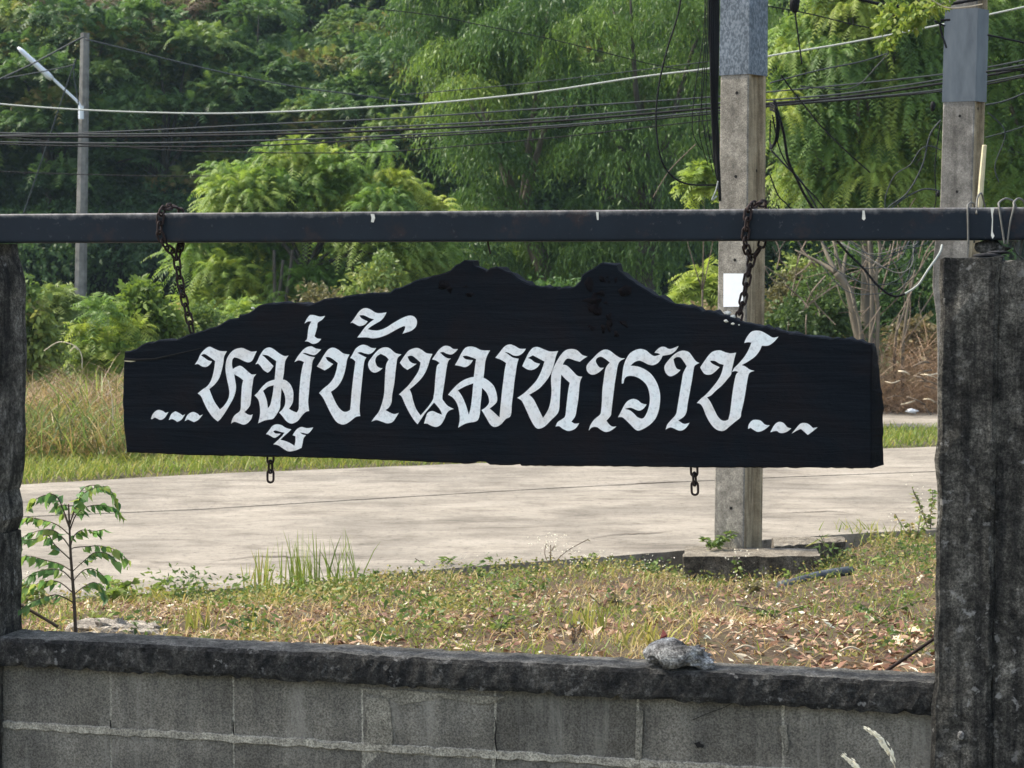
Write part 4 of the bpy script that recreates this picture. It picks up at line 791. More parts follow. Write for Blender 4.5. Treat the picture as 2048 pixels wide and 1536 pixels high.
# half-buried pipe
pa_, pb_ = on_z(1563, 1174, -0.045), on_z(1702, 1141, -0.005)
pipe = thing('pipe', pa_, 'grey plastic pipe lying half buried in front of the plinth', 'pipe')
mb = MB(); mb.tube(curve_pts([pa_, pa_.lerp(pb_, .5) + Vector((0, 0, .012)), pb_], 6), 0.024, 12); mb.make('pipe_body', M['pipe'], pipe, None, True)
mb = MB(); q = (pb_ - pa_).normalized(); mb.tube([pa_ - q * .012, pa_ - q * 0.002, pa_ + q * .05, pa_ + q * .056], [0.027, 0.031, 0.031, 0.027], 12); mb.make('socket', M['pipe'], pipe, None, True)

# ------------------------------------------------------------------ left lamp pole
YL = 45.0
lp = thing('lamp_pole', at(160, 640, YL), 'slim old concrete pole carrying a white street lamp on its left side', 'street lamp')
mb = MB(); mb.tube([at(160, 660, YL), at(163, 480, YL), at(168, 200, YL), at(170, 66, YL)], [0.135, 0.125, 0.105, 0.095], 8); mb.make('pole', M['old_pole'], lp)
mb = MB(); mb.tube(curve_pts([at(161, 222, YL - .2), at(157, 206, YL - .2), at(130, 180, YL - .25), at(100, 152, YL - .3)], 4), 0.03, 8); mb.make('arm', M['lamp'], lp, None, True)
a, b = at(104, 158, YL - .3), at(36, 95, YL - .6); d = (b - a).normalized(); up = Vector((0.66, 0, 0.75)); sdv = d.cross(up).normalized(); up = sdv.cross(d)
v = []; f = []; prof = [(0, .05, .045), (.12, .075, .06), (.3, .07, .05), (.9, .085, .04), (1.0, .05, .02)]
L_ = (b - a).length
for (s, wd, hh) in prof:
    c = a + d * L_ * s
    for k in range(10): an = 2 * math.pi * k / 10; v.append(c + sdv * math.cos(an) * wd * 1.3 + up * math.sin(an) * hh * 1.2)
for i in range(4):
    for k in range(10): f.append((i * 10 + k, i * 10 + (k + 1) % 10, (i + 1) * 10 + (k + 1) % 10, (i + 1) * 10 + k))
f += [tuple(range(10))[::-1], tuple(40 + k for k in range(10))]
mesh('lamp_head', v, f, M['lamp'], lp, None, True)
mb = MB(); mb.tube([at(162, 212, YL - .18), at(162, 238, YL - .18)], 0.06, 8); mb.make('bracket', M['lamp'], lp)

# ------------------------------------------------------------------ cables
CG = 'overhead cables across the road'
def cable(pts, Y, r_, mat, label, group=CG, name='overhead_cable', dy=0.0):
    P = [at(px, py, Y + dy * (px - 1024) / 1024) for px, py in pts]
    return wire_thing(name, [P], r_, M[mat], label, 'cable', group, 5, 10)
cable([(-60, 200), (0, 208), (150, 219), (300, 225), (440, 227), (600, 222), (760, 213), (880, 205), (1080, 184), (1280, 154), (1440, 134), (1540, 112), (1700, 85), (1880, 50), (2048, 14), (2150, -10)], 15.5, 0.0066, 'cable_white', 'long white cable sagging across the whole view', dy=-1.2)
fan = [(-60, 262, 0, 266, 300, 268, 700, 257, 1100, 236, 1440, 206, 1540, 200, 1700, 186, 1890, 158, 2100, 120), (-60, 272, 0, 273, 300, 273, 700, 264, 1100, 243, 1440, 215, 1540, 207, 1700, 193, 1890, 166, 2100, 128),
       (-60, 280, 0, 284, 300, 286, 700, 275, 1100, 252, 1440, 221, 1540, 210, 1700, 198, 1890, 178, 2100, 140), (-60, 284, 0, 288, 200, 293, 500, 292, 800, 276, 1100, 256, 1440, 226, 1540, 213, 1890, 182, 2100, 142),
       (-60, 268, 0, 271, 260, 262, 500, 250, 800, 236, 1100, 216, 1440, 193, 1540, 184, 1890, 148, 2100, 110)]
labs = ['uppermost dark cable of the bundle sagging above the beam', 'second dark cable of the bundle sagging above the beam', 'third dark cable of the bundle sagging above the beam', 'lowest dark cable of the bundle, dipping at the left', 'grey cable rising out of the dark bundle towards the pole']
for i, (fl, lab) in enumerate(zip(fan, labs)):
    pts = list(zip(fl[0::2], fl[1::2])); cable(pts, 15.0 + i * .3, 0.006 if i != 1 else 0.009, 'cable_grey' if i % 2 == 0 else 'cable', lab, dy=-1.2)
cable([(-60, 270), (300, 298), (460, 304), (620, 306), (760, 304), (900, 294), (1100, 276), (1440, 238)], 16.8, 0.0045, 'cable', 'thin black cable hanging lowest over the feathery tree', dy=-1.2)
cable([(-60, 340), (100, 347), (300, 352), (420, 352)], 17.2, 0.004, 'cable', 'very thin dark cable low at the left', dy=-1.0)
cable([(170, 78), (300, 110), (450, 146), (600, 175), (700, 188), (830, 206), (900, 214)], 40, 0.014, 'cable_grey', 'grey cable descending rightwards from the lamp pole top')
cable([(-40, 176), (60, 130), (150, 82), (168, 74)], 42, 0.016, 'cable_grey', 'grey cable running left from the lamp pole top')
cable([(-40, 165), (60, 148), (130, 134), (150, 128)], 42.5, 0.013, 'cable_grey', 'lower grey cable running left of the lamp pole')
cable([(152, 118), (130, 180), (100, 270), (70, 360), (46, 430)], 42.8, 0.014, 'cable_grey', 'stay wire slanting down left of the lamp pole', 'stay wires', 'stay_wire')
cable([(150, 120), (148, 150), (156, 200), (157, 210)], 44.5, 0.012, 'cable_grey', 'short cable drop beside the lamp bracket', 'cable drops', 'hanging_cable')
cable([(700, 12), (860, 30), (960, 50), (1100, 78), (1220, 108), (1330, 134), (1440, 150)], 18, 0.004, 'cable', 'thin dark cable slanting down through the drooping tree', dy=-1.0)
cable([(800, 190), (1000, 172), (1200, 150), (1440, 120)], 18.4, 0.004, 'cable_grey', 'thin grey cable just above the white cable', dy=-1.0)
# right bay
cable([(1690, -10), (1760, 8), (1840, 16), (1880, 12), (2060, -20)], 12.6, 0.010, 'cable', 'thick black cable at the top between the two poles')
cable([(1535, 12), (1620, 28), (1720, 52), (1800, 64)], 13.5, 0.004, 'cable', 'thin black cable crossing below the thick one at top right')
cable([(1540, 166), (1640, 140), (1720, 124), (1778, 106)], 13.5, 0.005, 'cable_grey', 'loose grey cable end rising between the poles')
cable([(1778, 106), (1752, 134), (1722, 166), (1690, 178), (1640, 176), (1600, 172)], 13.6, 0.004, 'cable_grey', 'frayed cable strand curling down between the poles')
cable([(1893, 96), (1880, 48), (1900, 40), (1870, 42), (1890, 52)], 12.5, 0.006, 'cable', 'black cable knot at the left edge of the second sheet wrap')
cable([(1975, 70), (2060, 88)], 12.6, 0.006, 'cable', 'dark cable leaving the second pole to the right, upper'); cable([(1972, 144), (2060, 136)], 12.6, 0.006, 'cable', 'dark cable leaving the second pole to the right, middle')
cable([(1972, 210), (2010, 202), (2060, 182)], 12.6, 0.0055, 'cable_grey', 'dark cable leaving the second pole to the right, lower'); cable([(1976, 225), (2010, 265), (1990, 330), (1998, 365)], 12.6, 0.0035, 'cable_grey', 'thin slack wire right of the second pole')
cable([(1972, 275), (2020, 262), (2060, 248)], 12.6, 0.004, 'cable_grey', 'thin wire rising right of the second pole')
HB = 'black cables hanging beside the concrete pole'
rg = random.Random(17)
offs = [(1423, 1428), (1427, 1432), (1431, 1436), (1434, 1436), (1437, 1438), (1419, 1431), (1425, 1429)]
hb = ['thick', 'glossy', 'twisted', 'straight', 'rearmost', 'outermost', 'innermost']
for i, (xa, xb) in enumerate(offs):
    e = (330 + 18 * i) if i < 5 else 300
    P = [at(xa + rg.uniform(-1, 1), -120, 11.35), at(xa - 1, 40, 11.35), at((xa + xb) / 2 - 3, 140, 11.35), at(xb - 4 + rg.uniform(-2, 2), 230, 11.4), at(xb + 2, e, 11.45)]
    wire_thing('hanging_cable', [P], 0.0085 if i < 5 else 0.005, M['cable'], 'black cable in the thick bundle hanging along the left edge of the pole', 'cable', HB, 6, 8)
for i, (x0, x1, x2, e) in enumerate(((1415, 1406, 1398, 330), (1412, 1403, 1408, 345), (1418, 1412, 1416, 360), (1409, 1390, 1385, 300))):
    P = [at(x0, -60, 11.3), at(x0 - 1, 60, 11.3), at(x1, 180, 11.3), at(x2, 260, 11.35), at(x2 + 18, e, 11.4)]
    wire_thing('hanging_cable', [P], 0.0025, M['cable'], 'thin loose black wire hanging left of the cable bundle', 'cable', 'thin loose wires left of the cable bundle', 5, 8)
wire_thing('hanging_cable', [[at(1368, -60, 11.2), at(1358, 20, 11.2), at(1334, 100, 11.2), at(1318, 170, 11.2), at(1312, 240, 11.2), at(1320, 310, 11.2), at(1340, 348, 11.25), at(1375, 368, 11.3), at(1436, 370, 11.5)]], 0.0048, M['cable'], 'long black cable loop hanging left of the pole', 'cable', None, 6, 8)
wire_thing('broken_twig', [[at(1392, 288, 14), at(1340, 340, 14), at(1306, 395, 14)]], 0.003, M['twig'], 'thin grey stick slanting through the black cable loop', 'twig')
wire_thing('hanging_cable', [[at(1436, 362, 11.4), at(1432, 380, 11.4), at(1424, 400, 11.4), at(1434, 392, 11.4)]], 0.004, M['cable_white'], 'small white wire hook at the left edge of the pole', 'cable')
wire_thing('hanging_cable', [[at(1586, -60, 12.3), at(1590, 20, 12.3), at(1596, 70, 12.3), at(1604, 128, 12.3)]], 0.0045, M['cable'], 'straight black cable dropping right of the pole from the top', 'cable')
blob('cable_box', at(1590, 8, 12.3), 0.03, M['cable'], None, 4, (1, .8, 1.6), 2, .1, at(1590, 8, 12.3)); tag(bpy.data.objects['cable_box'], 'small black splice box on the cable right of the pole', 'box')
# coil right of the pole
coil = thing('cable_coil', at(1548, 290, 11.8), 'black coiled cable strapped to the right side of the pole', 'cable')
rg = random.Random(8)
for i in range(6):
    a = rg.uniform(-3, 3); P = [at(1540, 205 + i * 3, 11.75), at(1552 + a, 215 + i * 2, 11.7), at(1556 + a, 245, 11.7), at(1553 + a, 275 + i, 11.72), at(1546 + a * .5, 290 + i, 11.75), at(1540, 282 + i * 2, 11.8), at(1541, 240, 11.8)]
    mb = MB(); mb.tube(curve_pts(P, 5), 0.004, 5); mb.make('turn', M['cable'], coil, None, True)
TG = 'slack cables looping right of the pole'
def slack(P, r_, mat, label): wire_thing('slack_cable', [[at(x, y, D) for x, y, D in P]], r_, M[mat], label, 'cable', TG, 6, 8)
slack([(1548, 200, 11.8), (1566, 260, 11.8), (1576, 320, 11.9), (1592, 355, 12), (1612, 395, 12.1), (1650, 450, 12.3), (1690, 500, 12.5), (1726, 536, 12.5), (1756, 572, 12.5), (1786, 592, 12.5), (1810, 588, 12.5)], 0.0075, 'cable', 'thick black slack cable sweeping down behind the beam')
slack([(1808, 589, 12.5), (1836, 570, 12.5), (1856, 540, 12.5), (1878, 508, 12.6), (1884, 490, 12.7)], 0.0065, 'cable_white', 'pale end of the slack cable rising to the second pole')
slack([(1545, 230, 11.9), (1560, 300, 12), (1590, 350, 12), (1640, 405, 12.2), (1655, 430, 12.3)], 0.004, 'cable', 'black cable fanning from the pole coil, upper')
slack([(1542, 300, 11.9), (1570, 330, 12), (1600, 360, 12.1), (1625, 400, 12.2), (1640, 430, 12.3)], 0.005, 'cable_grey', 'grey cable crossing the fan from the pole coil')
slack([(1540, 350, 11.9), (1556, 390, 12), (1575, 410, 12.1), (1600, 440, 12.2)], 0.004, 'cable', 'black cable fanning from the pole low by the beam')
slack([(1562, 150, 12), (1580, 175, 12), (1600, 200, 12.1), (1640, 250, 12.4), (1690, 300, 12.7), (1740, 345, 12.9)], 0.004, 'cable', 'thin dark cable slanting across the bright fronds')
slack([(1882, 300, 12.8), (1860, 292, 12.8), (1840, 300, 12.8), (1820, 330, 12.8), (1790, 350, 12.8), (1772, 390, 12.8), (1770, 420, 12.8)], 0.0035, 'cable_grey', 'thin grey wire curving down left of the second pole')
slack([(1882, 240, 12.8), (1860, 270, 12.8), (1845, 330, 12.8), (1815, 385, 12.8), (1780, 412, 12.8), (1765, 430, 12.8)], 0.0045, 'cable_grey', 'grey cable falling from the second pole to the beam')
slack([(1880, 382, 12.8), (1850, 378, 12.8), (1820, 390, 12.8), (1790, 410, 12.8), (1760, 440, 12.8)], 0.005, 'cable_grey', 'low grey cable arching from the second pole to the beam')
slack([(1880, 250, 12.85), (1870, 330, 12.85), (1872, 400, 12.85), (1862, 430, 12.85)], 0.004, 'cable', 'black cable running down beside the second pole')
rg = random.Random(30)
for i in range(9):
    x0 = 1826 + rg.uniform(-12, 28); x1 = 1770 + rg.uniform(-40, 30); y1 = 545 + rg.uniform(-40, 60)
    wire_thing('slack_wire', [[at(x0 + 20, 440, 12.75), at(x0, 485, 12.7), at((x0 + x1) / 2 + 14, y1 - 15, 12.6), at(x1, y1, 12.6), at(x1 - 60, y1 - 22 + rg.uniform(-20, 20), 12.7), at(x1 - 110, y1 - 60, 12.8)]], rg.choice((.0022, .003)), M[rg.choice(('wire', 'wire', 'cable_grey'))], 'thin pale wire in the tangle below the beam beside the right post', 'wire', 'tangle of thin wires below the beam', 5, 7)
for i, (x, y) in enumerate(((1862, 212), (1872, 388))):
    o = blob('insulator', at(x + 4, y, 12.75), 0.022 if i == 0 else .015, M['cable'], None, 7 + i, (0.7, .7, 1.3), 2, .1, at(x + 4, y, 12.75)); tag(o, ('black insulator knob at the left of the second pole below its sheet', 'small dark fitting on the second pole just above the beam')[i], 'insulator')

#@@VEG@@
# ------------------------------------------------------------------ vegetation generators
def unit(a): return a / np.maximum(1e-9, np.linalg.norm(a, axis=-1, keepdims=True))
Z3 = np.array([0, 0, 1.0])
def sample_lobes(lobes, n, rg, zmin=-0.35, rlo=0.75):
    L = np.array(lobes); a = (L[:, 3] * L[:, 4] + L[:, 3] * L[:, 5] + L[:, 4] * L[:, 5]); idx = rg.choice(len(L), n, p=a / a.sum())
    d = rg.normal(size=(n, 3)); d = unit(d); bad = d[:, 2] < zmin; d[bad, 2] *= -1
    r = rg.uniform(rlo, 1.05, (n, 1)); P = L[idx, :3] + d * L[idx, 3:6] * r
    out = unit(d / L[idx, 3:6] * L[idx, 3:4]); return P, out, idx
def fronds(P, D, L, K, ll, lw, droop, rg, sweep=0.5):
    N = len(P); t = (np.arange(K) + 0.6) / K
    S = unit(np.cross(D, Z3) + rg.normal(0, .15, (N, 3)))
    pos = P[:, None] + D[:, None] * (L[:, None] * t)[:, :, None] - Z3 * (droop[:, None] * L[:, None] * t ** 2)[:, :, None]
    T = unit(D[:, None] - Z3 * (2 * droop[:, None] * t)[:, :, None])
    ln = ll * (0.35 + 0.9 * np.sin(np.pi * (0.12 + 0.78 * t)))[None, :] * rg.uniform(.8, 1.2, (N, K))
    V = []
    for s in (-1, 1):
        dr = unit(S[:, None] * s + T * sweep - Z3 * 0.45 + rg.normal(0, .14, (N, K, 3)))
        tip = pos + dr * ln[:, :, None]; b = T * (lw / 2)
        V.append(np.stack([pos - b, pos + b, tip], axis=2))
    V = np.stack(V, axis=2)                # N,K,2,3,3
    return V.reshape(-1, 3), K * 6
def leaves(P, D, ll, lw, rg, down=0.0, jit=0.4):
    """one diamond leaf per point, along D bent down"""
    N = len(P); d = unit(D * (1 - down) - Z3 * down + rg.normal(0, jit, (N, 3))); S = unit(np.cross(d, rg.normal(size=(N, 3))))
    l = ll * rg.uniform(.65, 1.25, (N, 1)); wv = lw * rg.uniform(.7, 1.2, (N, 1)); nrm = np.cross(d, S)
    m = P + d * l * .42
    V = np.stack([P, m + S * wv * .5 - nrm * wv * .12, P + d * l - Z3 * l * .12, m - S * wv * .5 - nrm * wv * .12], axis=1)
    return V.reshape(-1, 3)
def twigs(P, D, L, K, rg, droop):
    t = (np.arange(K) + .5) / K; N = len(P)
    pos = P[:, None] + D[:, None] * (L[:, None] * t)[:, :, None] - Z3 * (droop * L[:, None] * t ** 2)[:, :, None]
    T = unit(D[:, None] - Z3 * (2 * droop * t)[None, :, None])
    return (pos + rg.normal(0, .012, pos.shape)).reshape(-1, 3), (T + rg.normal(0, .45, T.shape)).reshape(-1, 3)
def crown_feather(name, lobes, n, mat, seed, L=0.4, K=9, ll=0.11, lw=0.03, droop=0.55, tv=(0, 1), upb=0.35, zmin=-.35, pl=None):
    rg = np.random.RandomState(seed); P, D, idx = sample_lobes(lobes, n, rg, zmin)
    D = unit(D + Z3 * upb + rg.normal(0, .42, D.shape))
    V, k = fronds(P, D, L * rg.uniform(.6, 1.3, n), K, ll, lw, droop * rg.uniform(.5, 1.5, n), rg)
    lt = rg.uniform(tv[0], tv[1], len(lobes))
    tint = np.clip(lt[idx] * .72 + rg.uniform(tv[0], tv[1], n) * .28, 0, 1)
    return arrays(name, V, 3, np.repeat(tint, k), mat, False)
def crown_leafy(name, lobes, n, mat, seed, L=0.35, K=9, ll=0.1, lw=0.03, droop=0.9, down=0.6, tv=(0, 1), zmin=-.5, upb=0.1):
    rg = np.random.RandomState(seed); P, D, idx = sample_lobes(lobes, n, rg, zmin)
    D = unit(D + Z3 * upb + rg.normal(0, .3, D.shape))
    p, d = twigs(P, D, L * rg.uniform(.5, 1.3, n), K, rg, droop)
    V = leaves(p, unit(d), ll, lw, rg, down)
    lt = rg.uniform(tv[0], tv[1], len(lobes)); tint = np.clip(lt[idx] * .72 + rg.uniform(tv[0], tv[1], n) * .28, 0, 1)
    return arrays(name, V, 4, np.repeat(tint, K * 4), mat, False)
def lobes_in(n, c, r, lr, seed, flat=.6, shell=.55, zlo=-1.0):
    rg = np.random.RandomState(seed); out = []
    while len(out) < n:
        d = unit(rg.normal(size=3)); 
        if d[2] < zlo: continue
        k = rg.uniform(shell, 1.0); s = rg.uniform(*lr)
        out.append((c[0] + d[0] * r[0] * k, c[1] + d[1] * r[1] * k, c[2] + d[2] * r[2] * k, s, s, s * flat))
    return out
def trunk_mesh(name, lobes, h0, r0, mat, seed, base=(0, 0), nl=10, lean=(0, 0)):
    rg = random.Random(seed); mb = MB(); cz = sum(l[2] for l in lobes) / len(lobes); cx = sum(l[0] for l in lobes) / len(lobes); cy = sum(l[1] for l in lobes) / len(lobes)
    fork = Vector((base[0] + (cx - base[0]) * .5 + lean[0], base[1] + (cy - base[1]) * .5, h0))
    mb.tube(curve_pts([Vector((base[0], base[1], -.3)), Vector((base[0] + lean[0] * .4, base[1], h0 * .5)), fork], 4), [r0 * (1.2 - .5 * k / 8) for k in range(9)], 8)
    for l in rg.sample(lobes, min(nl, len(lobes))):
        e = Vector(l[:3]); m_ = fork.lerp(e, .5) + Vector((rg.uniform(-.15, .15), rg.uniform(-.15, .15), rg.uniform(0, .25)))
        mb.tube(curve_pts([fork - Vector((0, 0, .1)), m_, e], 3), [r0 * .5 * (1 - .85 * k / 6) for k in range(7)], 5)
    me = bpy.data.meshes.new(name); me.from_pydata([tuple(q) for q in mb.v], [], mb.f); me.update(); me.polygons.foreach_set('use_smooth', [True] * len(me.polygons)); me.materials.append(mat); return me
def plant(name, loc, label, cat, group, crown_me, trunk_me, rz=0, sc=1.0, part='crown', tpart='trunk'):
    t = thing(name, loc, label, cat, group); t.rotation_euler = (0, 0, rz); t.scale = (sc, sc, sc)
    link(part, crown_me, None, t)
    if trunk_me: link(tpart, trunk_me, None, t)
    return t
def gz(x, y): return float(far_z(x, y))

# ---- hillside trees: three crown shapes, shared by many trees
HILL = []
for k in range(4):
    lb = lobes_in(40, (0, 0, 3.5), (2.1, 2.1, 2.5), (.45, .85), 40 + k, .42, .6, -.85)
    HILL.append((crown_feather('hill_crown', lb, 4200, M['leaf_hill'], 60 + k, 0.42, 8, .12, .05, .6, (0.0, 1.0), .3, -.05), trunk_mesh('hill_trunk', lb, 2.3, .13, M['bark_dark'], k)))
rg = random.Random(77); HG = 'trees massed on the hillside'
for r_, (Y, sp) in enumerate(((49, 2.5), (54, 2.6), (60, 2.7), (67, 2.9), (75, 3.1), (84, 3.4), (95, 4.0))):
    x = Y * (-150 - 1024) / F; x1 = Y * ((2250 if r_ < 3 else 1250) - 1024) / F
    while x < x1:
        y = Y + rg.uniform(-2, 2); xx = x + rg.uniform(-.6, .6); k = rg.randrange(4)
        if abs((xx / y * F + 1024) - 165) > 60 or y > 50:
            plant('hillside_tree', (xx, y, gz(xx, y)), 'dense green tree in the wooded hillside beyond the cables', 'tree', HG, HILL[k][0], HILL[k][1], rg.uniform(0, 6.3), rg.uniform(.85, 1.2))
        x += sp
for Y, sp in ((49, 2.6), (55, 2.8), (63, 3.0), (73, 3.3), (86, 3.8)):
    x = Y * (-900 - 1024) / F
    while x < Y * (-190 - 1024) / F:
        k = rg.randrange(4); y = Y + rg.uniform(-2, 2); plant('hillside_tree', (x, y, gz(x, y)), 'dense green tree in the wooded hillside beyond the cables', 'tree', HG, HILL[k][0], HILL[k][1], rg.uniform(0, 6.3), rg.uniform(.9, 1.2)); x += sp
# dark understorey at the foot of the hill
lb = lobes_in(16, (0, 0, .8), (1.3, 1.1, .7), (.4, .65), 5, .7, .4, -.2)
UND = crown_leafy('understorey_foliage', lb, 1300, M['leaf_hill'], 9, .3, 7, .1, .05, .5, .2, (0, .4))
for (yy, sc0) in ((47.6, 1.0), (51, 1.3), (57, 1.5), (64, 1.6)):
  x = yy * (-150 - 1024) / F
  while x < (10 if yy < 50 else 2):
    y = yy + rg.uniform(-.8, .8); plant('understorey_bush', (x, y, gz(x, y) - .05), 'dark shaded bush at the foot of the hillside trees', 'bush', 'understorey bushes below the hillside', UND, None, rg.uniform(0, 6.3), sc0 * rg.uniform(1.0, 1.5), 'foliage'); x += 1.7 * sc0

# ---- drooping trees in the middle
def px_lobes(rows, Y, base, depth=.9):
    """rows of (px, py, radius_m[, dy]) -> lobes local to base"""
    out = []
    for r_ in rows:
        p = at(r_[0], r_[1], Y + (r_[3] if len(r_) > 3 else 0)); out.append((p.x - base.x, p.y - base.y, p.z - base.z, r_[2], r_[2] * depth, r_[2] * .8))
    return out
def base_at(px, Y): x = Y * (px - 1024) / F; return Vector((x, Y, gz(x, Y)))
rg = random.Random(5)
b = base_at(1090, 34)
rows = [(890, -40, .55), (940, 30, .5, -.3), (880, 60, .42), (905, 130, .45), (960, 110, .5, -.3), (925, 210, .42, -.3), (900, 270, .4), (880, 330, .4), (940, 300, .45, -.3), (900, 390, .4), (960, 390, .45, -.4), (940, 460, .45), (1000, -20, .6, -.3), (1030, 80, .55, -.5), (1010, 180, .5, -.6), (1040, 260, .5, -.5), (1000, 340, .45, -.7), (1050, 390, .5, -.6), (1010, 470, .5, -.4), (1000, 540, .5, -.3), (930, 540, .45), (1080, 470, .45, -.5), (1100, 30, .6), (1120, 150, .5, -.6), (1110, 270, .45, -.7), (1090, 560, .5)]
rows = [(q[0] + rg.uniform(-14, 14), q[1] + rg.uniform(-14, 14), q[2] * rg.uniform(.7, 1.15), rg.uniform(-1.1, .8)) for q in rows if rg.random() < .86]
lb = px_lobes(rows, 34, b); lb += [(l[0] + rg.uniform(-.4, .4), rg.uniform(.9, 2.0), l[2] + rg.uniform(-.4, .4), l[3] * 1.2, l[4] * 1.2, l[5] * 1.2) for l in lb[::2]]
plant('drooping_tree', b, 'tall tree of drooping leaves, sunlit down its left side, above the board', 'tree', None, crown_leafy('drooping_crown', lb, 6800, M['leaf_neem'], 3, .5, 10, .105, .026, 1.2, .6, (.0, .9), -.15), trunk_mesh('drooping_trunk', lb, 2.0, .16, M['bark'], 3))
b = base_at(1290, 33)
rows = [(1180, -40, .6), (1260, -20, .6, .2), (1340, -30, .6), (1420, -20, .55, .3), (1180, 70, .5), (1290, 110, .5, -.6), (1340, 60, .5), (1240, 170, .5, -.5), (1170, 200, .5, -.3), (1330, 160, .55, -.2), (1290, 220, .5, -.5), (1220, 270, .5, -.3), (1400, 150, .5), (1390, 250, .5), (1320, 290, .5, -.3), (1250, 350, .5, -.4), (1170, 330, .45, -.5), (1180, 420, .5, -.3), (1330, 370, .45), (1390, 340, .4, .3), (1260, 450, .5), (1340, 470, .5, .2), (1200, 520, .5), (1290, 560, .5), (1400, 430, .4, .3), (1470, 60, .6, .5), (1560, 30, .55, .6), (1560, 130, .5, .6), (1570, 220, .45, .7)]
rows = [(q[0] + rg.uniform(-14, 14), q[1] + rg.uniform(-14, 14), q[2] * rg.uniform(.7, 1.15), rg.uniform(-1.1, .8)) for q in rows if rg.random() < .86]
lb = px_lobes(rows, 33, b); lb += [(l[0] + rg.uniform(-.4, .4), rg.uniform(.9, 2.0), l[2] + rg.uniform(-.4, .4), l[3] * 1.2, l[4] * 1.2, l[5] * 1.2) for l in lb[::2]]
plant('drooping_tree', b, 'tall dark tree of drooping leaves directly left of the concrete pole', 'tree', None, crown_leafy('drooping_crown', lb, 6600, M['leaf_neem'], 4, .5, 10, .10, .024, 1.3, .65, (.0, .7), -.15), trunk_mesh('drooping_trunk', lb, 2.0, .15, M['bark_dark'], 4))

# ---- feathery trees
b = base_at(600, 29)
rows = [(470, 350, .32), (520, 322, .34), (580, 308, .34), (640, 312, .32), (690, 325, .3), (730, 352, .3), (440, 400, .34), (500, 390, .4, -.4), (570, 370, .42, -.5), (640, 375, .4, -.5), (700, 395, .38, -.4), (770, 375, .32), (820, 395, .34), (860, 425, .3), (770, 430, .36, -.3), (420, 460, .34), (470, 470, .4, -.4), (540, 450, .42, -.6), (610, 450, .4, -.6), (680, 460, .4, -.6), (740, 490, .4, -.4), (820, 480, .38), (870, 500, .3), (410, 520, .32), (450, 560, .36, -.3), (520, 530, .38, -.4), (600, 520, .36, -.2), (680, 530, .36, -.2), (780, 545, .38), (850, 550, .34), (430, 610, .34), (500, 600, .36), (600, 585, .34, .3), (700, 590, .34, .2), (800, 600, .34), (900, 560, .32, .2), (900, 600, .32)]
rg = random.Random(91)
rows = [(q[0] + rg.uniform(-22, 22), q[1] + rg.uniform(-16, 22), q[2] * rg.uniform(.6, 1.1), rg.uniform(-.7, .5)) for q in rows if rg.random() < .8] + [(rg.uniform(430, 860), rg.uniform(285, 420), rg.uniform(.08, .15), rg.uniform(-.5, .3)) for _ in range(14)]
lb = px_lobes(rows, 29, b, 1.0)
lb2 = [(l[0], l[1] + .7, l[2] - .05, l[3], l[4], l[5]) for l in lb]
plant('feathery_tree', b, 'light green feathery tree spreading behind the left half of the board', 'tree', None, crown_feather('feathery_crown', lb + lb2, 6800, M['leaf_feather'], 13, .40, 15, .075, .02, .85, (.0, .95), .6, -.3), trunk_mesh('feathery_trunk', lb, 1.3, .07, M['bark_dark'], 6))
b = base_at(1735, 26)
rows = []
rg = random.Random(21)
for j, py in enumerate(range(-60, 430, 46)):
    for px in range(1575 + (j % 2) * 22, 1890, 46):
        if py < 60 and px < 1640: continue
        if py > 230 and px < 1590: continue
        rows.append((px + rg.uniform(-12, 12), py + rg.uniform(-12, 12), rg.uniform(.2, .32), rg.uniform(-.5, .3)))
lb = px_lobes(rows, 26, b, 1.0)
plant('feathery_tree', b, 'bright green feathery tree filling the gap between the two poles', 'tree', None, crown_feather('feathery_crown', lb, 6200, M['leaf_feather'], 14, .38, 17, .062, .019, 1.35, (.0, 1.0), .6, -.2), trunk_mesh('feathery_trunk', lb, 1.9, .09, M['bark'], 7))
b = base_at(2080, 26.5)
rows = [(px + rg.uniform(-10, 10), py + rg.uniform(-10, 10), rg.uniform(.22, .34), rg.uniform(-.4, .4)) for py in range(-40, 440, 55) for px in range(1960, 2240, 55)]
lb = px_lobes(rows, 26.5, b, 1.0)
plant('feathery_tree', b, 'green feathery tree at the right edge beyond the second pole', 'tree', None, crown_feather('feathery_crown', lb, 4200, M['leaf_feather'], 15, .36, 14, .065, .019, 1.2, (.0, .8), .4, -.3), trunk_mesh('feathery_trunk', lb, 1.9, .09, M['bark'], 8))

# ---- shrubs
def shrub(px, py_top, Y, wpx, label, mat, seed, n=900, kind='leafy', group=None, ll=.07, lw=.035, tv=(0, 1), name='shrub', flat=.8, zb=None, L=.22):
    b = base_at(px, Y); 
    if zb is not None: b.z = zb
    top = at(px, py_top, Y).z - b.z; hw = wpx / 2 / F * Y
    lb = lobes_in(14, (0, 0, top * .55), (hw * .75, hw * .6, top * .38), (hw * .28, hw * .45), seed, flat, .4, -.8)
    if kind == 'leafy': me = crown_leafy(name + '_foliage', lb, n, M[mat], seed, L, 7, ll, lw, .35, .15, tv, -.6, .3)
    else: me = crown_feather(name + '_foliage', lb, n, M[mat], seed, .26, 8, ll, lw * .55, .7, tv, .4, -.5)
    return plant(name, b, label, 'shrub', group, me, trunk_mesh(name + '_stems', lb, top * .35, .018, M['twig'], seed, (0, 0), 8), 0, 1, 'foliage', 'stems')
shrub(290, 535, 23, 95, 'small lime green sapling with a round leafy head left of the board', 'leaf_lime', 3, 520, ll=.10, lw=.05, name='sapling_tree', flat=.7)
shrub(300, 620, 23.3, 190, 'green shrub below the lime sapling, left of the board', 'leaf_shrub', 4, 1100, tv=(.2, .9))
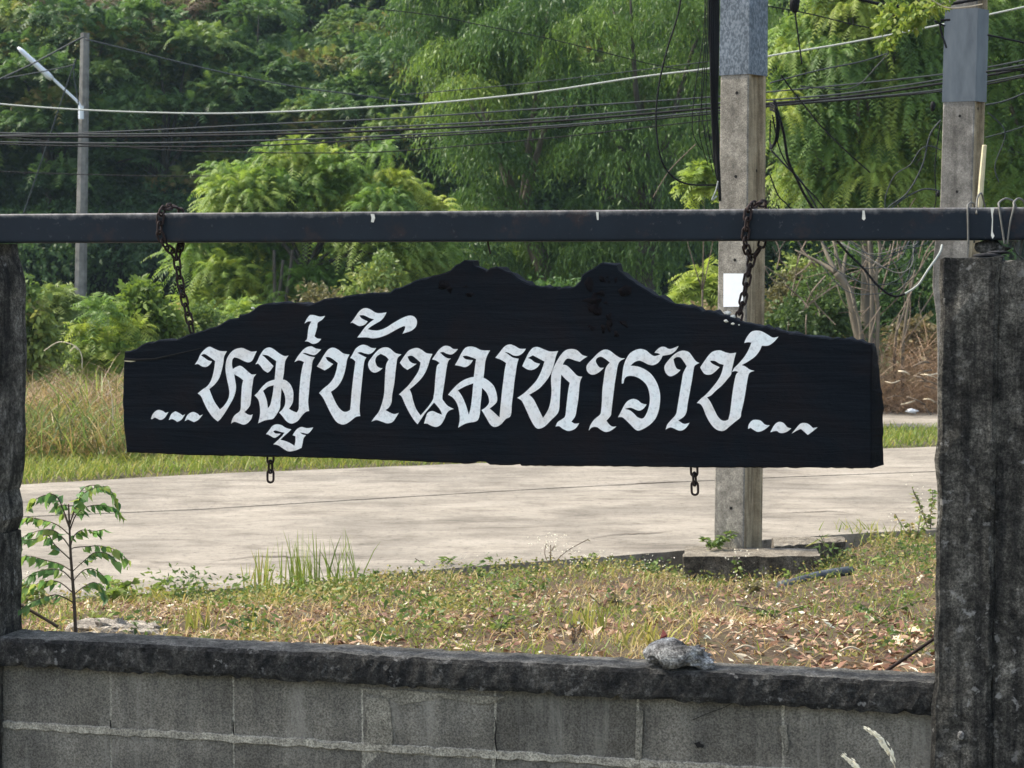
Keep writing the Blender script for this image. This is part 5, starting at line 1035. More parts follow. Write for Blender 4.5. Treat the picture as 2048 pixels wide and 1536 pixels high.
shrub(110, 595, 24, 180, 'bushy green shrub below the lamp pole', 'leaf_shrub', 5, 1300, 'feather', tv=(.2, .9), ll=.08)
shrub(50, 548, 22, 70, 'upright leafy shrub close behind the left post', 'leaf_shrub', 6, 600, tv=(.3, .9), ll=.09, lw=.05)
shrub(215, 600, 22.5, 150, 'feathery green bush between the lamp pole and the lime sapling', 'leaf_feather', 7, 1000, 'feather', ll=.07)
shrub(400, 610, 24, 150, 'pale green weed bush behind the left shoulder of the board', 'leaf_shrub', 8, 900, tv=(.3, 1))
shrub(500, 590, 25, 150, 'green weed bush under the feathery tree', 'leaf_feather', 9, 800, 'feather', ll=.07)
shrub(690, 560, 24, 190, 'dry olive brown bush above the left slope of the board', 'leaf_olive', 10, 1100, tv=(.2, 1), ll=.06)
shrub(750, 520, 25.5, 130, 'green leafy shrub behind the dry olive bush', 'leaf_shrub', 11, 800, tv=(.3, .9))
shrub(1400, 500, 23, 120, 'bright green leafy shrub left of the pole at the notice', 'leaf_feather', 12, 800, 'feather', tv=(.3, 1), ll=.09)
b = base_at(1405, 21); lb = px_lobes([(1385, 372, .09), (1410, 352, .10), (1425, 375, .10), (1400, 392, .09)], 21, b)
plant('shrub', b, 'small bright leafy sprig beside the cables left of the pole above the beam', 'shrub', None, crown_feather('sprig_foliage', lb, 130, M['leaf_feather'], 31, .2, 8, .07, .03, .7, (.4, 1), .4, -.2), trunk_mesh('sprig_stem', lb, 1.4, .012, M['twig'], 4), 0, 1, 'foliage', 'stems')
shrub(1380, 555, 22.5, 110, 'yellowing shrub left of the pole just above the board', 'leaf_olive', 13, 700, tv=(.4, 1), ll=.055)
shrub(1260, 590, 24, 170, 'dark shrub behind the right peak of the board', 'leaf_neem', 14, 800, tv=(0, .4))
shrub(1110, 570, 25, 150, 'dark leafy shrub behind the dip between the peaks', 'leaf_neem', 15, 800, tv=(.1, .6), L=.3)
shrub(1590, 505, 24, 130, 'tangled brownish shrub right of the pole', 'leaf_olive', 16, 800, tv=(0, .6), ll=.055)
shrub(1640, 540, 23.2, 150, 'green thicket shrub in front of the bare stems', 'leaf_shrub', 17, 900, tv=(0, .55), ll=.06)
shrub(1570, 600, 22.6, 120, 'low green thicket shrub against the right of the pole', 'leaf_shrub', 18, 700, tv=(0, .5), ll=.06)
shrub(1600, 480, 25.5, 90, 'bright sprig bush just under the beam right of the pole', 'leaf_shrub', 19, 500, tv=(.4, 1), ll=.09)
shrub(1820, 470, 27, 170, 'dark thicket shrub behind the bare stems and wires', 'leaf_hill', 20, 900, tv=(0, .4))
shrub(1690, 480, 27.5, 200, 'dark thicket shrub behind the leaning trunk', 'leaf_hill', 22, 900, tv=(0, .4))
shrub(1845, 610, 24, 90, 'thin yellowing shrub beside the foot of the second pole', 'leaf_olive', 23, 300, tv=(.2, .9), ll=.08, lw=.05)
shrub(1960, 470, 27, 160, 'shaded shrub behind the second pole', 'leaf_hill', 24, 800, tv=(.1, .6))
shrub(2100, 470, 25, 160, 'shaded shrub at the right edge beyond the tall post', 'leaf_hill', 25, 800, tv=(.1, .6))
# bare stems of the thicket
SG = 'bare slender stems in the thicket'
def stem(pts, Y, r0, r1, label, mat='bark', branches=()):
    b = at(*pts[0], Y); b.z = min(b.z, gz(b.x, Y)); t = thing('bare_tree', b, label, 'tree', SG)
    P = curve_pts([b] + [at(x, y, Y) for x, y in pts], 4); mb = MB(); n = len(P); mb.tube(P, [r0 + (r1 - r0) * i / (n - 1) for i in range(n)], 7); mb.make('trunk', M[mat], t, None, True)
    for br in branches:
        mb = MB(); q = curve_pts([at(x, y, Y + k * .1) for k, (x, y) in enumerate(br)], 4); mb.tube(q, [r1 * .9 - r1 * .7 * i / (len(q) - 1) for i in range(len(q))], 5); mb.make('branch', M[mat], t, None, True)
stem([(1722, 700), (1710, 640), (1697, 580), (1672, 545)], 22.5, .065, .035, 'leaning pale grey trunk in the thicket, thickest of the stems', 'bark', [[(1700, 590), (1680, 530), (1665, 480)], [(1672, 545), (1640, 525), (1590, 500)], [(1684, 560), (1690, 520), (1700, 480)], [(1672, 545), (1650, 500), (1640, 470)]])
stem([(1722, 690), (1718, 640), (1708, 612)], 22.3, .022, .014, 'short thin stem right against the leaning trunk', 'bark', [[(1708, 612), (1700, 580), (1690, 560)]])
stem([(1741, 700), (1744, 600), (1742, 540), (1738, 480)], 22.4, .024, .016, 'straight pale stem right of the leaning trunk', 'bark', [[(1742, 540), (1760, 510), (1770, 480)]])
stem([(1754, 705), (1756, 620), (1752, 560), (1760, 500), (1750, 450)], 22.4, .024, .015, 'second straight pale stem beside the first one', 'bark', [[(1752, 560), (1735, 520), (1725, 490)]])
stem([(1806, 700), (1812, 640), (1822, 580), (1830, 540)], 22.8, .02, .011, 'thin stem leaning right near the second pole', 'bark', [[(1822, 580), (1840, 560), (1856, 540)]])
stem([(1790, 700), (1794, 660), (1800, 630)], 23, .02, .012, 'short thin stem between the straight pair and the second pole')
for k, (a, bb) in enumerate((((550, 620), (548, 500)), ((572, 612), (585, 500)), ((556, 616), (566, 520)))):
    stem([a, ((a[0] + bb[0]) / 2, (a[1] + bb[1]) / 2), bb], 28.3, .03, .02, ('dark stem under the feathery tree, left of three', 'dark stem under the feathery tree, right of three', 'dark stem under the feathery tree, middle of three')[k], 'bark_dark')

mb = MB(); rg = random.Random(19)
for i in range(75):
    x, y = rg.uniform(1545, 1860), rg.uniform(490, 700); a = rg.gauss(1.3, .7); l = rg.uniform(40, 130); Yq = rg.uniform(21.8, 24.5)
    mb.tube(curve_pts([at(x, y, Yq), at(x + l * .5 * math.cos(a) + rg.uniform(-9, 9), y - l * .5 * math.sin(a), Yq + rg.uniform(-.2, .2)), at(x + l * math.cos(a) + rg.uniform(-14, 14), y - l * math.sin(a), Yq)], 3), rg.uniform(.004, .009), 4)
tag(mb.make('thicket_twigs', M['twig'], None, at(1700, 640, 23)), 'tangle of fine bare twigs in the thicket right of the pole', kind='stuff')
b = base_at(240, 50); lb = px_lobes([(150, 60, .6), (210, 30, .7), (270, 70, .6), (330, 40, .6), (180, 110, .5), (250, 0, .7), (360, 10, .5), (100, 20, .5)], 50, b)
plant('leafless_tree', b, 'brown half bare tree high on the left behind the lamp pole', 'tree', None, crown_feather('brown_crown', lb, 700, M['brown'], 33, .6, 9, .12, .012, .3, (0, .7), .6), trunk_mesh('brown_trunk', lb, 2.6, .12, M['bark_dark'], 9))
# ---- dead brush pile, dry grass, grass strips (ground cover)
def blades(pts, h, wd, lean, seed, mat, name, label, tv=(0, 1), curve=.5, updir=None):
    rg = np.random.RandomState(seed); P = np.array([[p[0], p[1], p[2]] for p in pts]); n = len(P)
    a = rg.uniform(0, 2 * np.pi, n); ln = rg.uniform(*lean, n); H = rg.uniform(*h, n); W = rg.uniform(*wd, n)
    d = np.stack([np.cos(a), np.sin(a), np.zeros(n)], 1); b = rg.uniform(0, 2 * np.pi, n); s = np.stack([np.cos(b), np.sin(b), np.zeros(n)], 1) * W[:, None] / 2
    def q(t): return P + Z3 * (H * t * (1 - .25 * ln * t))[:, None] + d * (H * ln * (t * (1 - curve) + curve * t * t))[:, None]
    m1, m2, e = q(.45), q(.8), q(1.0)
    V = np.stack([P - s, P + s, m1 + s * .8, m1 - s * .8, m1 - s * .8, m1 + s * .8, m2 + s * .5, m2 - s * .5, m2 - s * .5, m2 + s * .5, e + s * .06, e - s * .06], 1).reshape(-1, 3)
    org = P.mean(0); org[2] = P[:, 2].min()
    o = arrays(name, V - org, 4, np.repeat(np.clip(rg.uniform(tv[0], tv[1], n), 0, 1), 12), M[mat], None, tuple(org))
    o['kind'] = 'stuff'; o['label'] = label; return o
def scatter(pxr, Yr, n, seed, fz=None, dens_=None):
    rg = np.random.RandomState(seed); out = []
    while len(out) < n:
        Y = rg.uniform(*Yr); px = rg.uniform(*pxr); x = Y * (px - 1024) / F
        if dens_ is not None and rg.rand() > dens_(px, Y): continue
        z = fz(x, Y) if fz else gz(x, Y)
        if z is None: continue
        out.append((x, Y, z))
    return out
def off_road(x, y):
    if y < float(yline(far_e, x)) + .03: return None
    ya, yb = float(yline(pa, x)), float(yline(pb, x))
    if x > pa[0].x - .1 and ya - .02 < y < yb + .02: return None
    return gz(x, y)
def fringe(x, y):
    z = off_road(x, y); return z
blades(scatter((-120, 1000), (15.0, 18.6), 9000, 1, fringe), (.05, .13), (.006, .012), (.3, 1.1), 1, 'grass', 'grass', 'short green grass strip along the far road edge at the left', (.1, .75))
blades(scatter((1000, 2150), (17.0, 21), 7000, 2, fringe), (.05, .12), (.007, .013), (.3, 1.1), 2, 'grass', 'grass', 'short green grass strip between road and path at the right', (.0, .7))
def hump(c, wx, wy, hh):
    return lambda x, y: (off_road(x, y) is not None and gz(x, y) + hh * max(0, 1 - ((x - c[0]) / wx) ** 2 - ((y - c[1]) / wy) ** 2)) or None
hc = (17.6 * (120 - 1024) / F, 18.6)
pts = []
rr = np.random.RandomState(4)
while len(pts) < 9000:
    x = rr.uniform(hc[0] - 1.3, hc[0] + 2.4); y = rr.uniform(16.9, 21.5)
    if off_road(x, y) is None: continue
    if y < float(yline(far_e, x)) + 1.0 + .3 * math.sin(x * 5): continue
    hh = .35 * max(0, 1 - ((x - hc[0] - .3) / 2.2) ** 2) * max(0, 1 - ((y - 19.2) / 2.6) ** 2)
    pts.append((x, y, gz(x, y) + hh * rr.uniform(0, 1)))
def patchy0(x, y): return math.sin(x * 3.3 + 1) + math.sin(y * 2.1 + x) 
blades([p for p in pts if patchy0(p[0] * 1.7, p[1] * 1.3) > -.9], (.10, .45), (.004, .009), (.4, 2.4), 3, 'straw', 'dry_grass', 'tall straw coloured dry grass heap beyond the road at the left', (0, .9))
blades([p for p in pts if patchy0(p[0], p[1]) > .2][:2600], (.12, .45), (.008, .02), (.3, 1.3), 55, 'leaf_shrub', 'weeds', 'green weeds growing through the dry grass heap at the left', (.2, 1))
blades([p for p in pts if p[1] > 18.2][:3000], (.2, .62), (.004, .008), (.5, 2.2), 56, 'brown', 'dead_brush', 'brown dead stalks at the back of the dry grass heap', (.2, 1))
blades(pts[:2600], (.1, .4), (.008, .02), (.3, 1.2), 5, 'leaf_olive', 'weeds', 'olive weeds growing through the dry grass heap at the left', (.0, 1))
blades(scatter((-150, 520), (22.5, 26), 5000, 8, off_road), (.2, .6), (.006, .016), (.3, 1.2), 6, 'leaf_olive', 'weeds', 'mixed olive weeds below the shrubs at the left', (.2, 1))
blades(scatter((-150, 420), (22.3, 24), 3500, 18, off_road), (.15, .45), (.005, .010), (.4, 1.4), 16, 'brown', 'dead_brush', 'dead brown brush behind the dry grass at the left', (.1, 1))
blades(scatter((1520, 2150), (21.9, 25), 6500, 9, off_road), (.12, .38), (.005, .011), (.6, 1.8), 7, 'brown', 'dead_brush', 'dead brown brush below the thicket at the right', (0, 1), .3)
blades(scatter((1700, 2000), (22.0, 23.6), 3200, 12, lambda x, y: (off_road(x, y) or 0) + .72 * max(0, 1 - ((y - 22.9) / .9) ** 2) * random.random()), (.1, .45), (.004, .009), (1.0, 2.6), 17, 'brown', 'brush_pile', 'heap of tangled dead brown brush left of the tall post', (.2, 1), .2)
blades(scatter((400, 1560), (22.5, 27), 5000, 10, off_road), (.2, .6), (.008, .02), (.2, 1), 8, 'leaf_shrub', 'weeds', 'green weeds below the trees behind the board', (0, .7))
blades(scatter((-400, 2500), (27, 46), 6000, 11), (.3, .8), (.02, .05), (.2, 1), 9, 'leaf_hill', 'weeds', 'rank undergrowth at the foot of the far trees', (0, .5))
# pale dry stalks
DG = 'pale dry stalks in the heap'
for i, pts_ in enumerate(([(88, 702), (118, 684), (150, 692), (163, 710), (164, 738)], [(140, 704), (148, 694), (156, 700)], [(216, 760), (224, 800), (226, 860), (226, 900)], [(44, 900), (46, 880), (56, 872)], [(190, 900), (192, 870), (196, 850)], [(60, 900), (90, 892), (110, 880)])):
    wire_thing('dry_stalk', [[at(x, y, 16.9 + .2 * i) for x, y in pts_]], .0038, M['twig_pale'], 'pale dry bent stalk on the dry grass heap', 'stalk', DG, 5, 5)
rg = random.Random(6)
for i in range(16):
    x, y = rg.uniform(1765, 1868), rg.uniform(725, 815); a = rg.uniform(-.9, .4); l = rg.uniform(18, 46)
    wire_thing('dead_twig', [[at(x, y, 22), at(x + l * .5 * math.cos(a), y - l * .5 * math.sin(a) + rg.uniform(-4, 4), 21.9), at(x + l * math.cos(a), y - l * math.sin(a), 22)]], rg.uniform(.005, .010), M['twig_pale'] if i % 3 == 0 else M['twig'], 'bare dead twig in the brown brush heap', 'twig', 'dead twigs in the brush heap', 5, 3)
blob('plastic_bag', at(1822, 822, 21.9), .055, M['paper'], None, 3, (1.5, 1, .4), 2, .3, at(1822, 826, 21.9)); tag(bpy.data.objects['plastic_bag'], 'crumpled white plastic bag at the foot of the brush heap', 'bag')

# ---- verge cover: litter, low weeds, straw
def vpt(rg, px0=-60, px1=2100, t=None):
    while True:
        x = rg.uniform(-2.1, 3.0); tt = rg.random() if t is None else rg.uniform(*t); p = verge_pt(x, min(.985, tt)); px = p.x / p.y * F + 1024
        if px0 < px < px1: return p, tt, px
rg = random.Random(44); P = []
def patchy(x, y, s, seed): return math.sin(x * 3.1 * s + seed) + math.sin(y * 2.3 * s + x * 1.7 * s + seed * 2) + math.sin((x - y) * 4.1 * s + seed * 3)
for i in range(15000):
    p, tt, px = vpt(rg)
    if patchy(p.x, p.y, 1.6, 2) + (1.5 if px > 1400 and tt < .42 else 0) < -.3 and rg.random() < .85: continue
    if tt > .75 and rg.random() < .6: continue
    P.append((p.x, p.y, p.z + rg.uniform(.003, .02)))
P = np.array(P); r2 = np.random.RandomState(3); n = len(P); a = r2.uniform(0, 6.28, n); d = np.stack([np.cos(a), np.sin(a), r2.normal(0, .35, n)], 1); d = unit(d)
V = []; S = unit(np.cross(d, unit(np.stack([r2.normal(0, .45, n), r2.normal(0, .45, n), np.ones(n)], 1)))); up = np.cross(S, d); l = r2.uniform(.012, .04, (n, 1)) * (1 + .7 * (r2.rand(n, 1) > .9)) * np.where((P[:, :1] > .9) & (P[:, 1:2] < 8.0), 1.35, 1.0); wv = l * r2.uniform(.3, .55, (n, 1)); cu = r2.uniform(-.25, .5, (n, 1)) * wv
q0, q1 = P - d * l * .5, P + d * l * .5
V = np.stack([q0, P + S * wv * .5 + up * cu, q1, P - d * l * .05, q0, P - d * l * .05, q1, P - S * wv * .5 + up * cu], 1).reshape(-1, 3)
org = np.array([0.2, 8.5, 0.0])
o = arrays('leaf_litter', V - org, 4, np.repeat(r2.beta(1.6, 1.8, n), 8), M['litter'], None, tuple(org)); tag(o, 'fallen brown and pale dead leaves strewn over the verge', kind='stuff')
# straw and grass
pts = []; pts2 = []; pts3 = []
for i in range(30000):
    p, tt, px = vpt(rg); k = patchy(p.x, p.y, 1.3, 5); 
    if px > 1400 and tt < .4 and rg.random() < .65: continue
    if k > -.3: pts.append(tuple(p))
    if k < -.5 or px > 1150 and rg.random() < .3: pts2.append(tuple(p))
    if tt > .72 and px > 600 and rg.random() < .55: pts3.append(tuple(p))
blades(pts[:7500], (.02, .07), (.0025, .0045), (.4, 1.8), 21, 'straw', 'dry_grass', 'short dry straw coloured grass on the verge', (.1, 1))
blades(pts2[:4200], (.015, .07), (.003, .006), (.3, 1.4), 22, 'grass', 'grass', 'patchy low green grass on the verge', (.05, .9))
blades(pts3[:1000], (.02, .07), (.004, .008), (.3, 1.2), 23, 'grass', 'grass', 'grassy green fringe along the near road edge', (.0, .6))
# small leaved ground weeds
r3 = np.random.RandomState(8); Pw = []; Dw = []
for i in range(1000):
    p, tt, px = vpt(rg)
    if patchy(p.x, p.y, .8, 9) < .35 and tt < .74: continue
    for k in range(r3.randint(6, 22)):
        Pw.append((p.x + r3.normal(0, .035), p.y + r3.normal(0, .035), p.z + r3.uniform(.005, .03 + .05 * tt))); Dw.append((r3.normal(), r3.normal(), r3.uniform(.1, .8)))
Pw = np.array(Pw); Dw = unit(np.array(Dw)); V = leaves(Pw, Dw, .020, .012, r3, .1)
o = arrays('ground_weeds', V - org, 4, np.repeat(r3.beta(1.5, 1.5, len(Pw)), 4), M['leaf_weed'], None, tuple(org)); tag(o, 'low small leaved green weeds dotted over the verge', kind='stuff')
Pw = []; Dw = []; Tw = []
for i in range(210):
    p, tt, px = vpt(rg, -60, 2100, (.70, .985) if i < 140 else (.1, .7))
    if patchy(p.x, p.y, .9, 4) < -.5 or 1350 < px < 1660: continue
    hh = rg.uniform(.03, .11) if rg.random() < .8 else rg.uniform(.1, .2); tc = rg.uniform(.1, .95)
    for k in range(rg.randrange(14, 46)):
        Pw.append((p.x + rg.gauss(0, .05), p.y + rg.gauss(0, .04), p.z + hh * rg.uniform(.1, 1))); Dw.append((rg.gauss(0, 1), rg.gauss(0, 1), rg.uniform(-.1, .9))); Tw.append(min(1, max(0, tc + rg.gauss(0, .12))))
Pw = np.array(Pw); V = leaves(Pw, unit(np.array(Dw)), .034, .014, r3, .15)
o = arrays('edge_weeds', V - org, 4, np.repeat(np.array(Tw), 4), M['leaf_shrub'], None, tuple(org)); tag(o, 'leafy green weeds crowding the near road edge', kind='stuff')
# pale specks: tiny seed heads and flowers over the verge
sp = []
for i in range(1400):
    p, tt, px = vpt(rg)
    if tt < .35 and rg.random() < .6: continue
    sp.append((p.x, p.y, p.z + rg.uniform(.02, .05 + .07 * tt)))
sp = np.array(sp); dd = unit(np.random.RandomState(5).normal(size=sp.shape)); V = leaves(sp, dd, .008, .006, np.random.RandomState(6), 0)
o = arrays('seed_specks', V - org, 4, np.repeat(np.random.RandomState(7).uniform(.8, 1, len(sp)), 4), M['litter'], None, tuple(org)); tag(o, 'tiny pale seed heads scattered through the verge weeds', kind='stuff')
# weed plants one can point to
def weed(px, py, t_z, h, label, seed, mat='leaf_shrub', n=26, spread=.06, ll=.03, lw=.018, name='weed', flowers=0, tv=(.2, .8)):
    p = on_z(px, py, t_z); rg = random.Random(seed); r_ = np.random.RandomState(seed); t = thing(name, p, label, 'weed', 'weeds on the verge'); mb = MB(); P = []; D = []
    for k in range(4):
        e = p + Vector((rg.gauss(0, spread), rg.gauss(0, spread * .7), h * rg.uniform(.6, 1))); m_ = p.lerp(e, .5) + Vector((rg.gauss(0, .01), 0, .01)); mb.tube(curve_pts([p, m_, e], 3), .0024, 4)
        for j in range(n // 4):
            q = p.lerp(e, rg.uniform(.25, 1)); P.append(tuple(q)); a = rg.uniform(0, 6.28); D.append((math.cos(a), math.sin(a), rg.uniform(-.1, .5)))
    mb.make('stalks', M['twig'], t); V = leaves(np.array(P), unit(np.array(D)), ll, lw, r_, .15, .2)
    arrays('leaves', V - np.array(p), 4, np.repeat(r_.uniform(tv[0], tv[1], len(P)), 4), M[mat], t)
    if flowers:
        mb = MB()
        for k in range(flowers):
            e = p + Vector((rg.gauss(0, spread * .9), rg.gauss(0, spread), h * rg.uniform(.6, 1.15))); s = .004; mb.add([e + Vector(d) * s for d in ((1, 0, 0), (-1, 0, 0), (0, 1, 0), (0, -1, 0), (0, 0, 1), (0, 0, -1))], [(0, 2, 4), (2, 1, 4), (1, 3, 4), (3, 0, 4), (2, 0, 5), (1, 2, 5), (3, 1, 5), (0, 3, 5)])
        mb.make('flowers', M['seed'], t)['kind'] = 'stuff'
weed(1420, 1100, .035, .10, 'bushy bright green weed growing on the plinth left of the pole', 1, n=120, spread=.10, ll=.04, lw=.02)
weed(870, 1150, -.05, .09, 'leafy weed with long narrow leaves on the road edge', 2, n=40, ll=.06, lw=.014, spread=.09)
weed(960, 1160, -.02, .07, 'low green weed clump below the road edge in the middle', 3, n=70, spread=.08)
weed(1100, 1135, 0.0, .15, 'tall wispy seeding weed against the road', 4, 'leaf_olive', 30, .07, .02, .008, flowers=40)
weed(1180, 1150, -.03, .11, 'flowering weed with pale dots right of the wispy one', 5, n=60, spread=.08, flowers=30)
weed(1300, 1155, -.03, .09, 'dark green weed at the left end of the plinth', 6, n=60, spread=.08, tv=(0, .5), flowers=12)
weed(1500, 1190, -.02, .08, 'yellowing weed in front of the plinth', 7, 'leaf_olive', 60, .08, flowers=8)
weed(1480, 1150, -.06, .12, 'thin weed growing up the front of the plinth', 8, n=30, flowers=14)
weed(1550, 1235, .12, .06, 'low bright weed in the middle of the right verge', 9, n=60, spread=.09)
weed(1760, 1235, .12, .06, 'low green weed near the right post', 10, n=70, spread=.1)
weed(1830, 1090, -.04, .18, 'tall pale weed left of the right post at the road edge', 11, n=90, spread=.09, ll=.035, flowers=20, tv=(.3, 1))
weed(1860, 1070, -.04, .30, 'tallest weed half hidden by the right post', 12, n=110, spread=.07, ll=.035, flowers=10, tv=(.3, 1))
weed(1650, 1105, 0.0, .10, 'strap leaved weed on the thin slab', 13, n=16, ll=.09, lw=.013)
weed(1145, 1290, .33, .07, 'dark dry weed stalks near the wall in the middle', 14, 'brown', 30, .03, .02, .01)
weed(1570, 1160, -.03, .06, 'small lime weed at the right front of the plinth', 15, 'leaf_lime', 24, .04)
weed(740, 1170, -.03, .08, 'green weed tuft left of the middle by the road', 16, n=60, spread=.1)
weed(300, 1200, .0, .10, 'yellow green weed right of the sapling', 17, 'leaf_lime', 130, .11, .045, .022)
weed(200, 1215, .05, .13, 'bushy yellow green weed behind the sapling stem', 18, 'leaf_lime', 190, .13, .045, .022)
weed(90, 1225, .1, .15, 'pale bushy weed between the left post and the sapling', 19, 'leaf_shrub', 220, .13, .042, .02, flowers=25, tv=(.4, 1))
weed(430, 1215, .05, .06, 'low green weed below the road edge at the left', 20, n=50, spread=.08)
weed(1000, 1265, .27, .05, 'tiny green weed in the middle of the verge', 21, n=40, spread=.06)
weed(1230, 1230, .15, .09, 'yellow green tuft right of the middle of the verge', 22, 'leaf_olive', 50, .05)
# tall grass tufts
def tuft(px, py, z, n, h, label, seed, spread=.04, lean=(.05, .5), tv=(.1, .7)):
    p = on_z(px, py, z); rg = random.Random(seed); t = thing('grass_tuft', p, label, 'grass', 'tall grass tufts on the verge')
    r_ = np.random.RandomState(seed); pts = [(p.x + rg.gauss(0, spread), p.y + rg.gauss(0, spread), p.z - .01) for k in range(int(n * 1.6))]
    o = blades(pts, (h * .45, h), (.006, .012), lean, seed, 'grass', 'blades', '', tv, .6); del o['label']; o.location = Vector(o.location) - p; o.parent = t; o['kind'] = 'stuff'
tuft(520, 1185, 0.0, 16, .28, 'sparse tall yellow green grass tuft at the road edge, left of the pair', 1, .05, (.05, .3), (.4, .9))
tuft(610, 1180, 0.0, 30, .33, 'tall upright green grass tuft at the road edge', 2, .05, (.02, .2), (.1, .6))
tuft(680, 1190, 0.0, 22, .36, 'tall leaning green grass tuft right of the upright one', 3, .05, (.15, .6), (.1, .6))
tuft(540, 1225, .1, 26, .17, 'yellow grass tuft below the sparse tall one', 4, .04, (.2, .9), (.5, 1))
tuft(385, 1255, .22, 18, .14, 'yellow grass tuft near the wall left of the middle', 5, .04, (.1, .6), (.4, .9))
tuft(330, 1215, .06, 14, .14, 'yellow grass tuft right of the sapling', 6, .05, (.2, .8), (.5, 1))
tuft(510, 1262, .26, 14, .12, 'pale yellow stalks near the wall below the tall grass', 7, .03, (.05, .5), (.6, 1))
tuft(890, 1235, .15, 10, .1, 'small yellow tuft left of the middle of the verge', 8, .02, (.1, .6), (.5, 1))
tuft(1155, 1255, .22, 12, .13, 'upright yellow tuft in the middle right of the verge', 9, .03, (.05, .4), (.4, .9))
tuft(1190, 1262, .24, 10, .14, 'upright yellow green tuft just right of the middle', 10, .03, (.05, .4), (.4, .9))
tuft(1290, 1285, .32, 26, .1, 'straw tuft left of the pale rock on the coping', 11, .05, (.2, .9), (.6, 1))
tuft(1720, 1075, -.04, 30, .15, 'green grass tuft on the road edge right of the slab', 12, .1, (.2, .8), (.2, .8))
tuft(1800, 1085, -.04, 30, .15, 'yellow grass tuft at the road edge near the right post', 13, .1, (.2, .8), (.3, 1))

# ---- rocks, sticks, scraps near the wall
tag(blob('rock', on_wall(1377, 1310, 0.0), .082, M['rock'], None, 12, (1.2, .75, .5), 4, .16, on_wall(1375, 1336, 0.0), True), 'jagged pale grey rock resting on the coping near the right', 'rock')
lr = on_z(225, 1262, .33)
tag(blob('rock', lr + Vector((0, 0, .0)), 0.09, M['rock_tan'], None, 22, (1.3, .8, .5), 4, .2, lr - Vector((0, 0, .03)), True), 'tan broken rock behind the coping beside the sapling', 'rock')
lr = on_z(285, 1262, .32)
tag(blob('rock', lr, .07, M['rock_tan'], None, 25, (1.3, .8, .5), 3, .2, lr - Vector((0, 0, .03)), True), 'smaller brown rock just right of the tan broken rock', 'rock')
wire_thing('twig', [[on_wall(-30, 1178, .16), on_wall(40, 1210, .16), on_wall(90, 1238, .17), on_wall(116, 1254, .18)]], .0055, M['stem_dark'], 'dark bare twig sloping down from the left post', 'twig')
wire_thing('iron_rod', [[on_wall(1772, 1342, .16), on_wall(1885, 1266, .16)]], .005, M['rust'], 'thin rusty iron rod leaning against the right post', 'rod', None, 7, 2)
wire_thing('twig', [[on_wall(2010, 1282, -.07), on_wall(2060, 1308, -.07)]], .006, M['stem_dark'], 'short dark twig end at the right edge beside the post', 'twig')
cz_ = on_wall(1324, 1290, .12)
tag(mesh('candy_wrapper', [cz_ + Vector((a, b, c)) for a, b, c in ((-.012, 0, -.02), (.010, .01, -.02), (.014, .0, .03), (.004, .012, .045), (-.006, 0, .02), (-.01, .012, -.018), (.012, .018, -.018), (.016, .012, .028))], [(0, 1, 2, 4), (4, 2, 3), (5, 0, 4), (1, 6, 7, 2), (5, 6, 1, 0), (6, 5, 4, 7), (7, 4, 3), (2, 7, 3)], M['red'], None, cz_ - Vector((0, 0, .02))), 'small dark red wrapper standing left of the pale rock', 'wrapper')
for (x, y, l, a, lab) in ((1470, 1300, 44, .35, 'pale curved dry leaf stalk right of the pale rock'), (1565, 1305, 34, -.4, 'pale curved dry leaf stalk halfway between the rock and the right post'), (1680, 1303, 44, -.1, 'long pale dry stalk near the rusty rod')):
    p = on_z(x, y, .36); q = Vector((math.cos(a), .3, 0)).normalized() * l / 650
    wire_thing('dry_stalk', [[p, p + q * .5 + Vector((0, 0, .012)), p + q]], .0035, M['twig_pale'], lab, 'stalk', None, 5, 4)
tag(blob('dead_leaf', on_z(618, 1240, .21), .028, M['litter_pink'], None, 5, (1.3, .7, .35), 2, .25, on_z(618, 1243, .2)), 'curled pinkish dead leaf standing out on the left of the verge', 'leaf')

# ---- seed-headed grass close to the camera
def seedgrass(pts, Y, label, seed):
    P = curve_pts([at(x, y, Y) for x, y in pts], 6); t = thing('seeding_grass', at(pts[0][0], pts[0][1], Y), label, 'grass', 'pale grass seed heads in front of the wall')
    mb = MB(); mb.tube(P, .0012, 5); mb.make('stalk', M['twig_pale'], t)
    rg = random.Random(seed); sp = MB(); n = len(P); k0 = int(n * .35)
    for i in range(k0, n):
        for k in range(4):
            s = .0085 * (1 - .55 * (i - k0) / (n - k0)); c = P[i] + Vector((rg.gauss(0, s * .45), rg.gauss(0, s * .45), rg.gauss(0, s * .6))); d = (P[min(i + 1, n - 1)] - P[max(i - 1, 0)]).normalized(); u = d.orthogonal().normalized() * s * .38; w_ = d.cross(u)
            sp.add([c + d * s * 1.6, c + u, c + w_, c - u, c - w_, c - d * s], [(0, 1, 2), (0, 2, 3), (0, 3, 4), (0, 4, 1), (5, 2, 1), (5, 3, 2), (5, 4, 3), (5, 1, 4)])
    sp.make('seed_head', M['seed'], t)
seedgrass([(1800, 1600), (1792, 1545), (1782, 1510), (1768, 1486), (1750, 1470), (1731, 1456)], 5.0, 'taller pale grass seed head in front of the wall, right', 1)
seedgrass([(1745, 1620), (1728, 1560), (1716, 1536), (1702, 1524), (1688, 1512)], 5.0, 'lower pale grass seed head in front of the wall, left of the taller', 2)

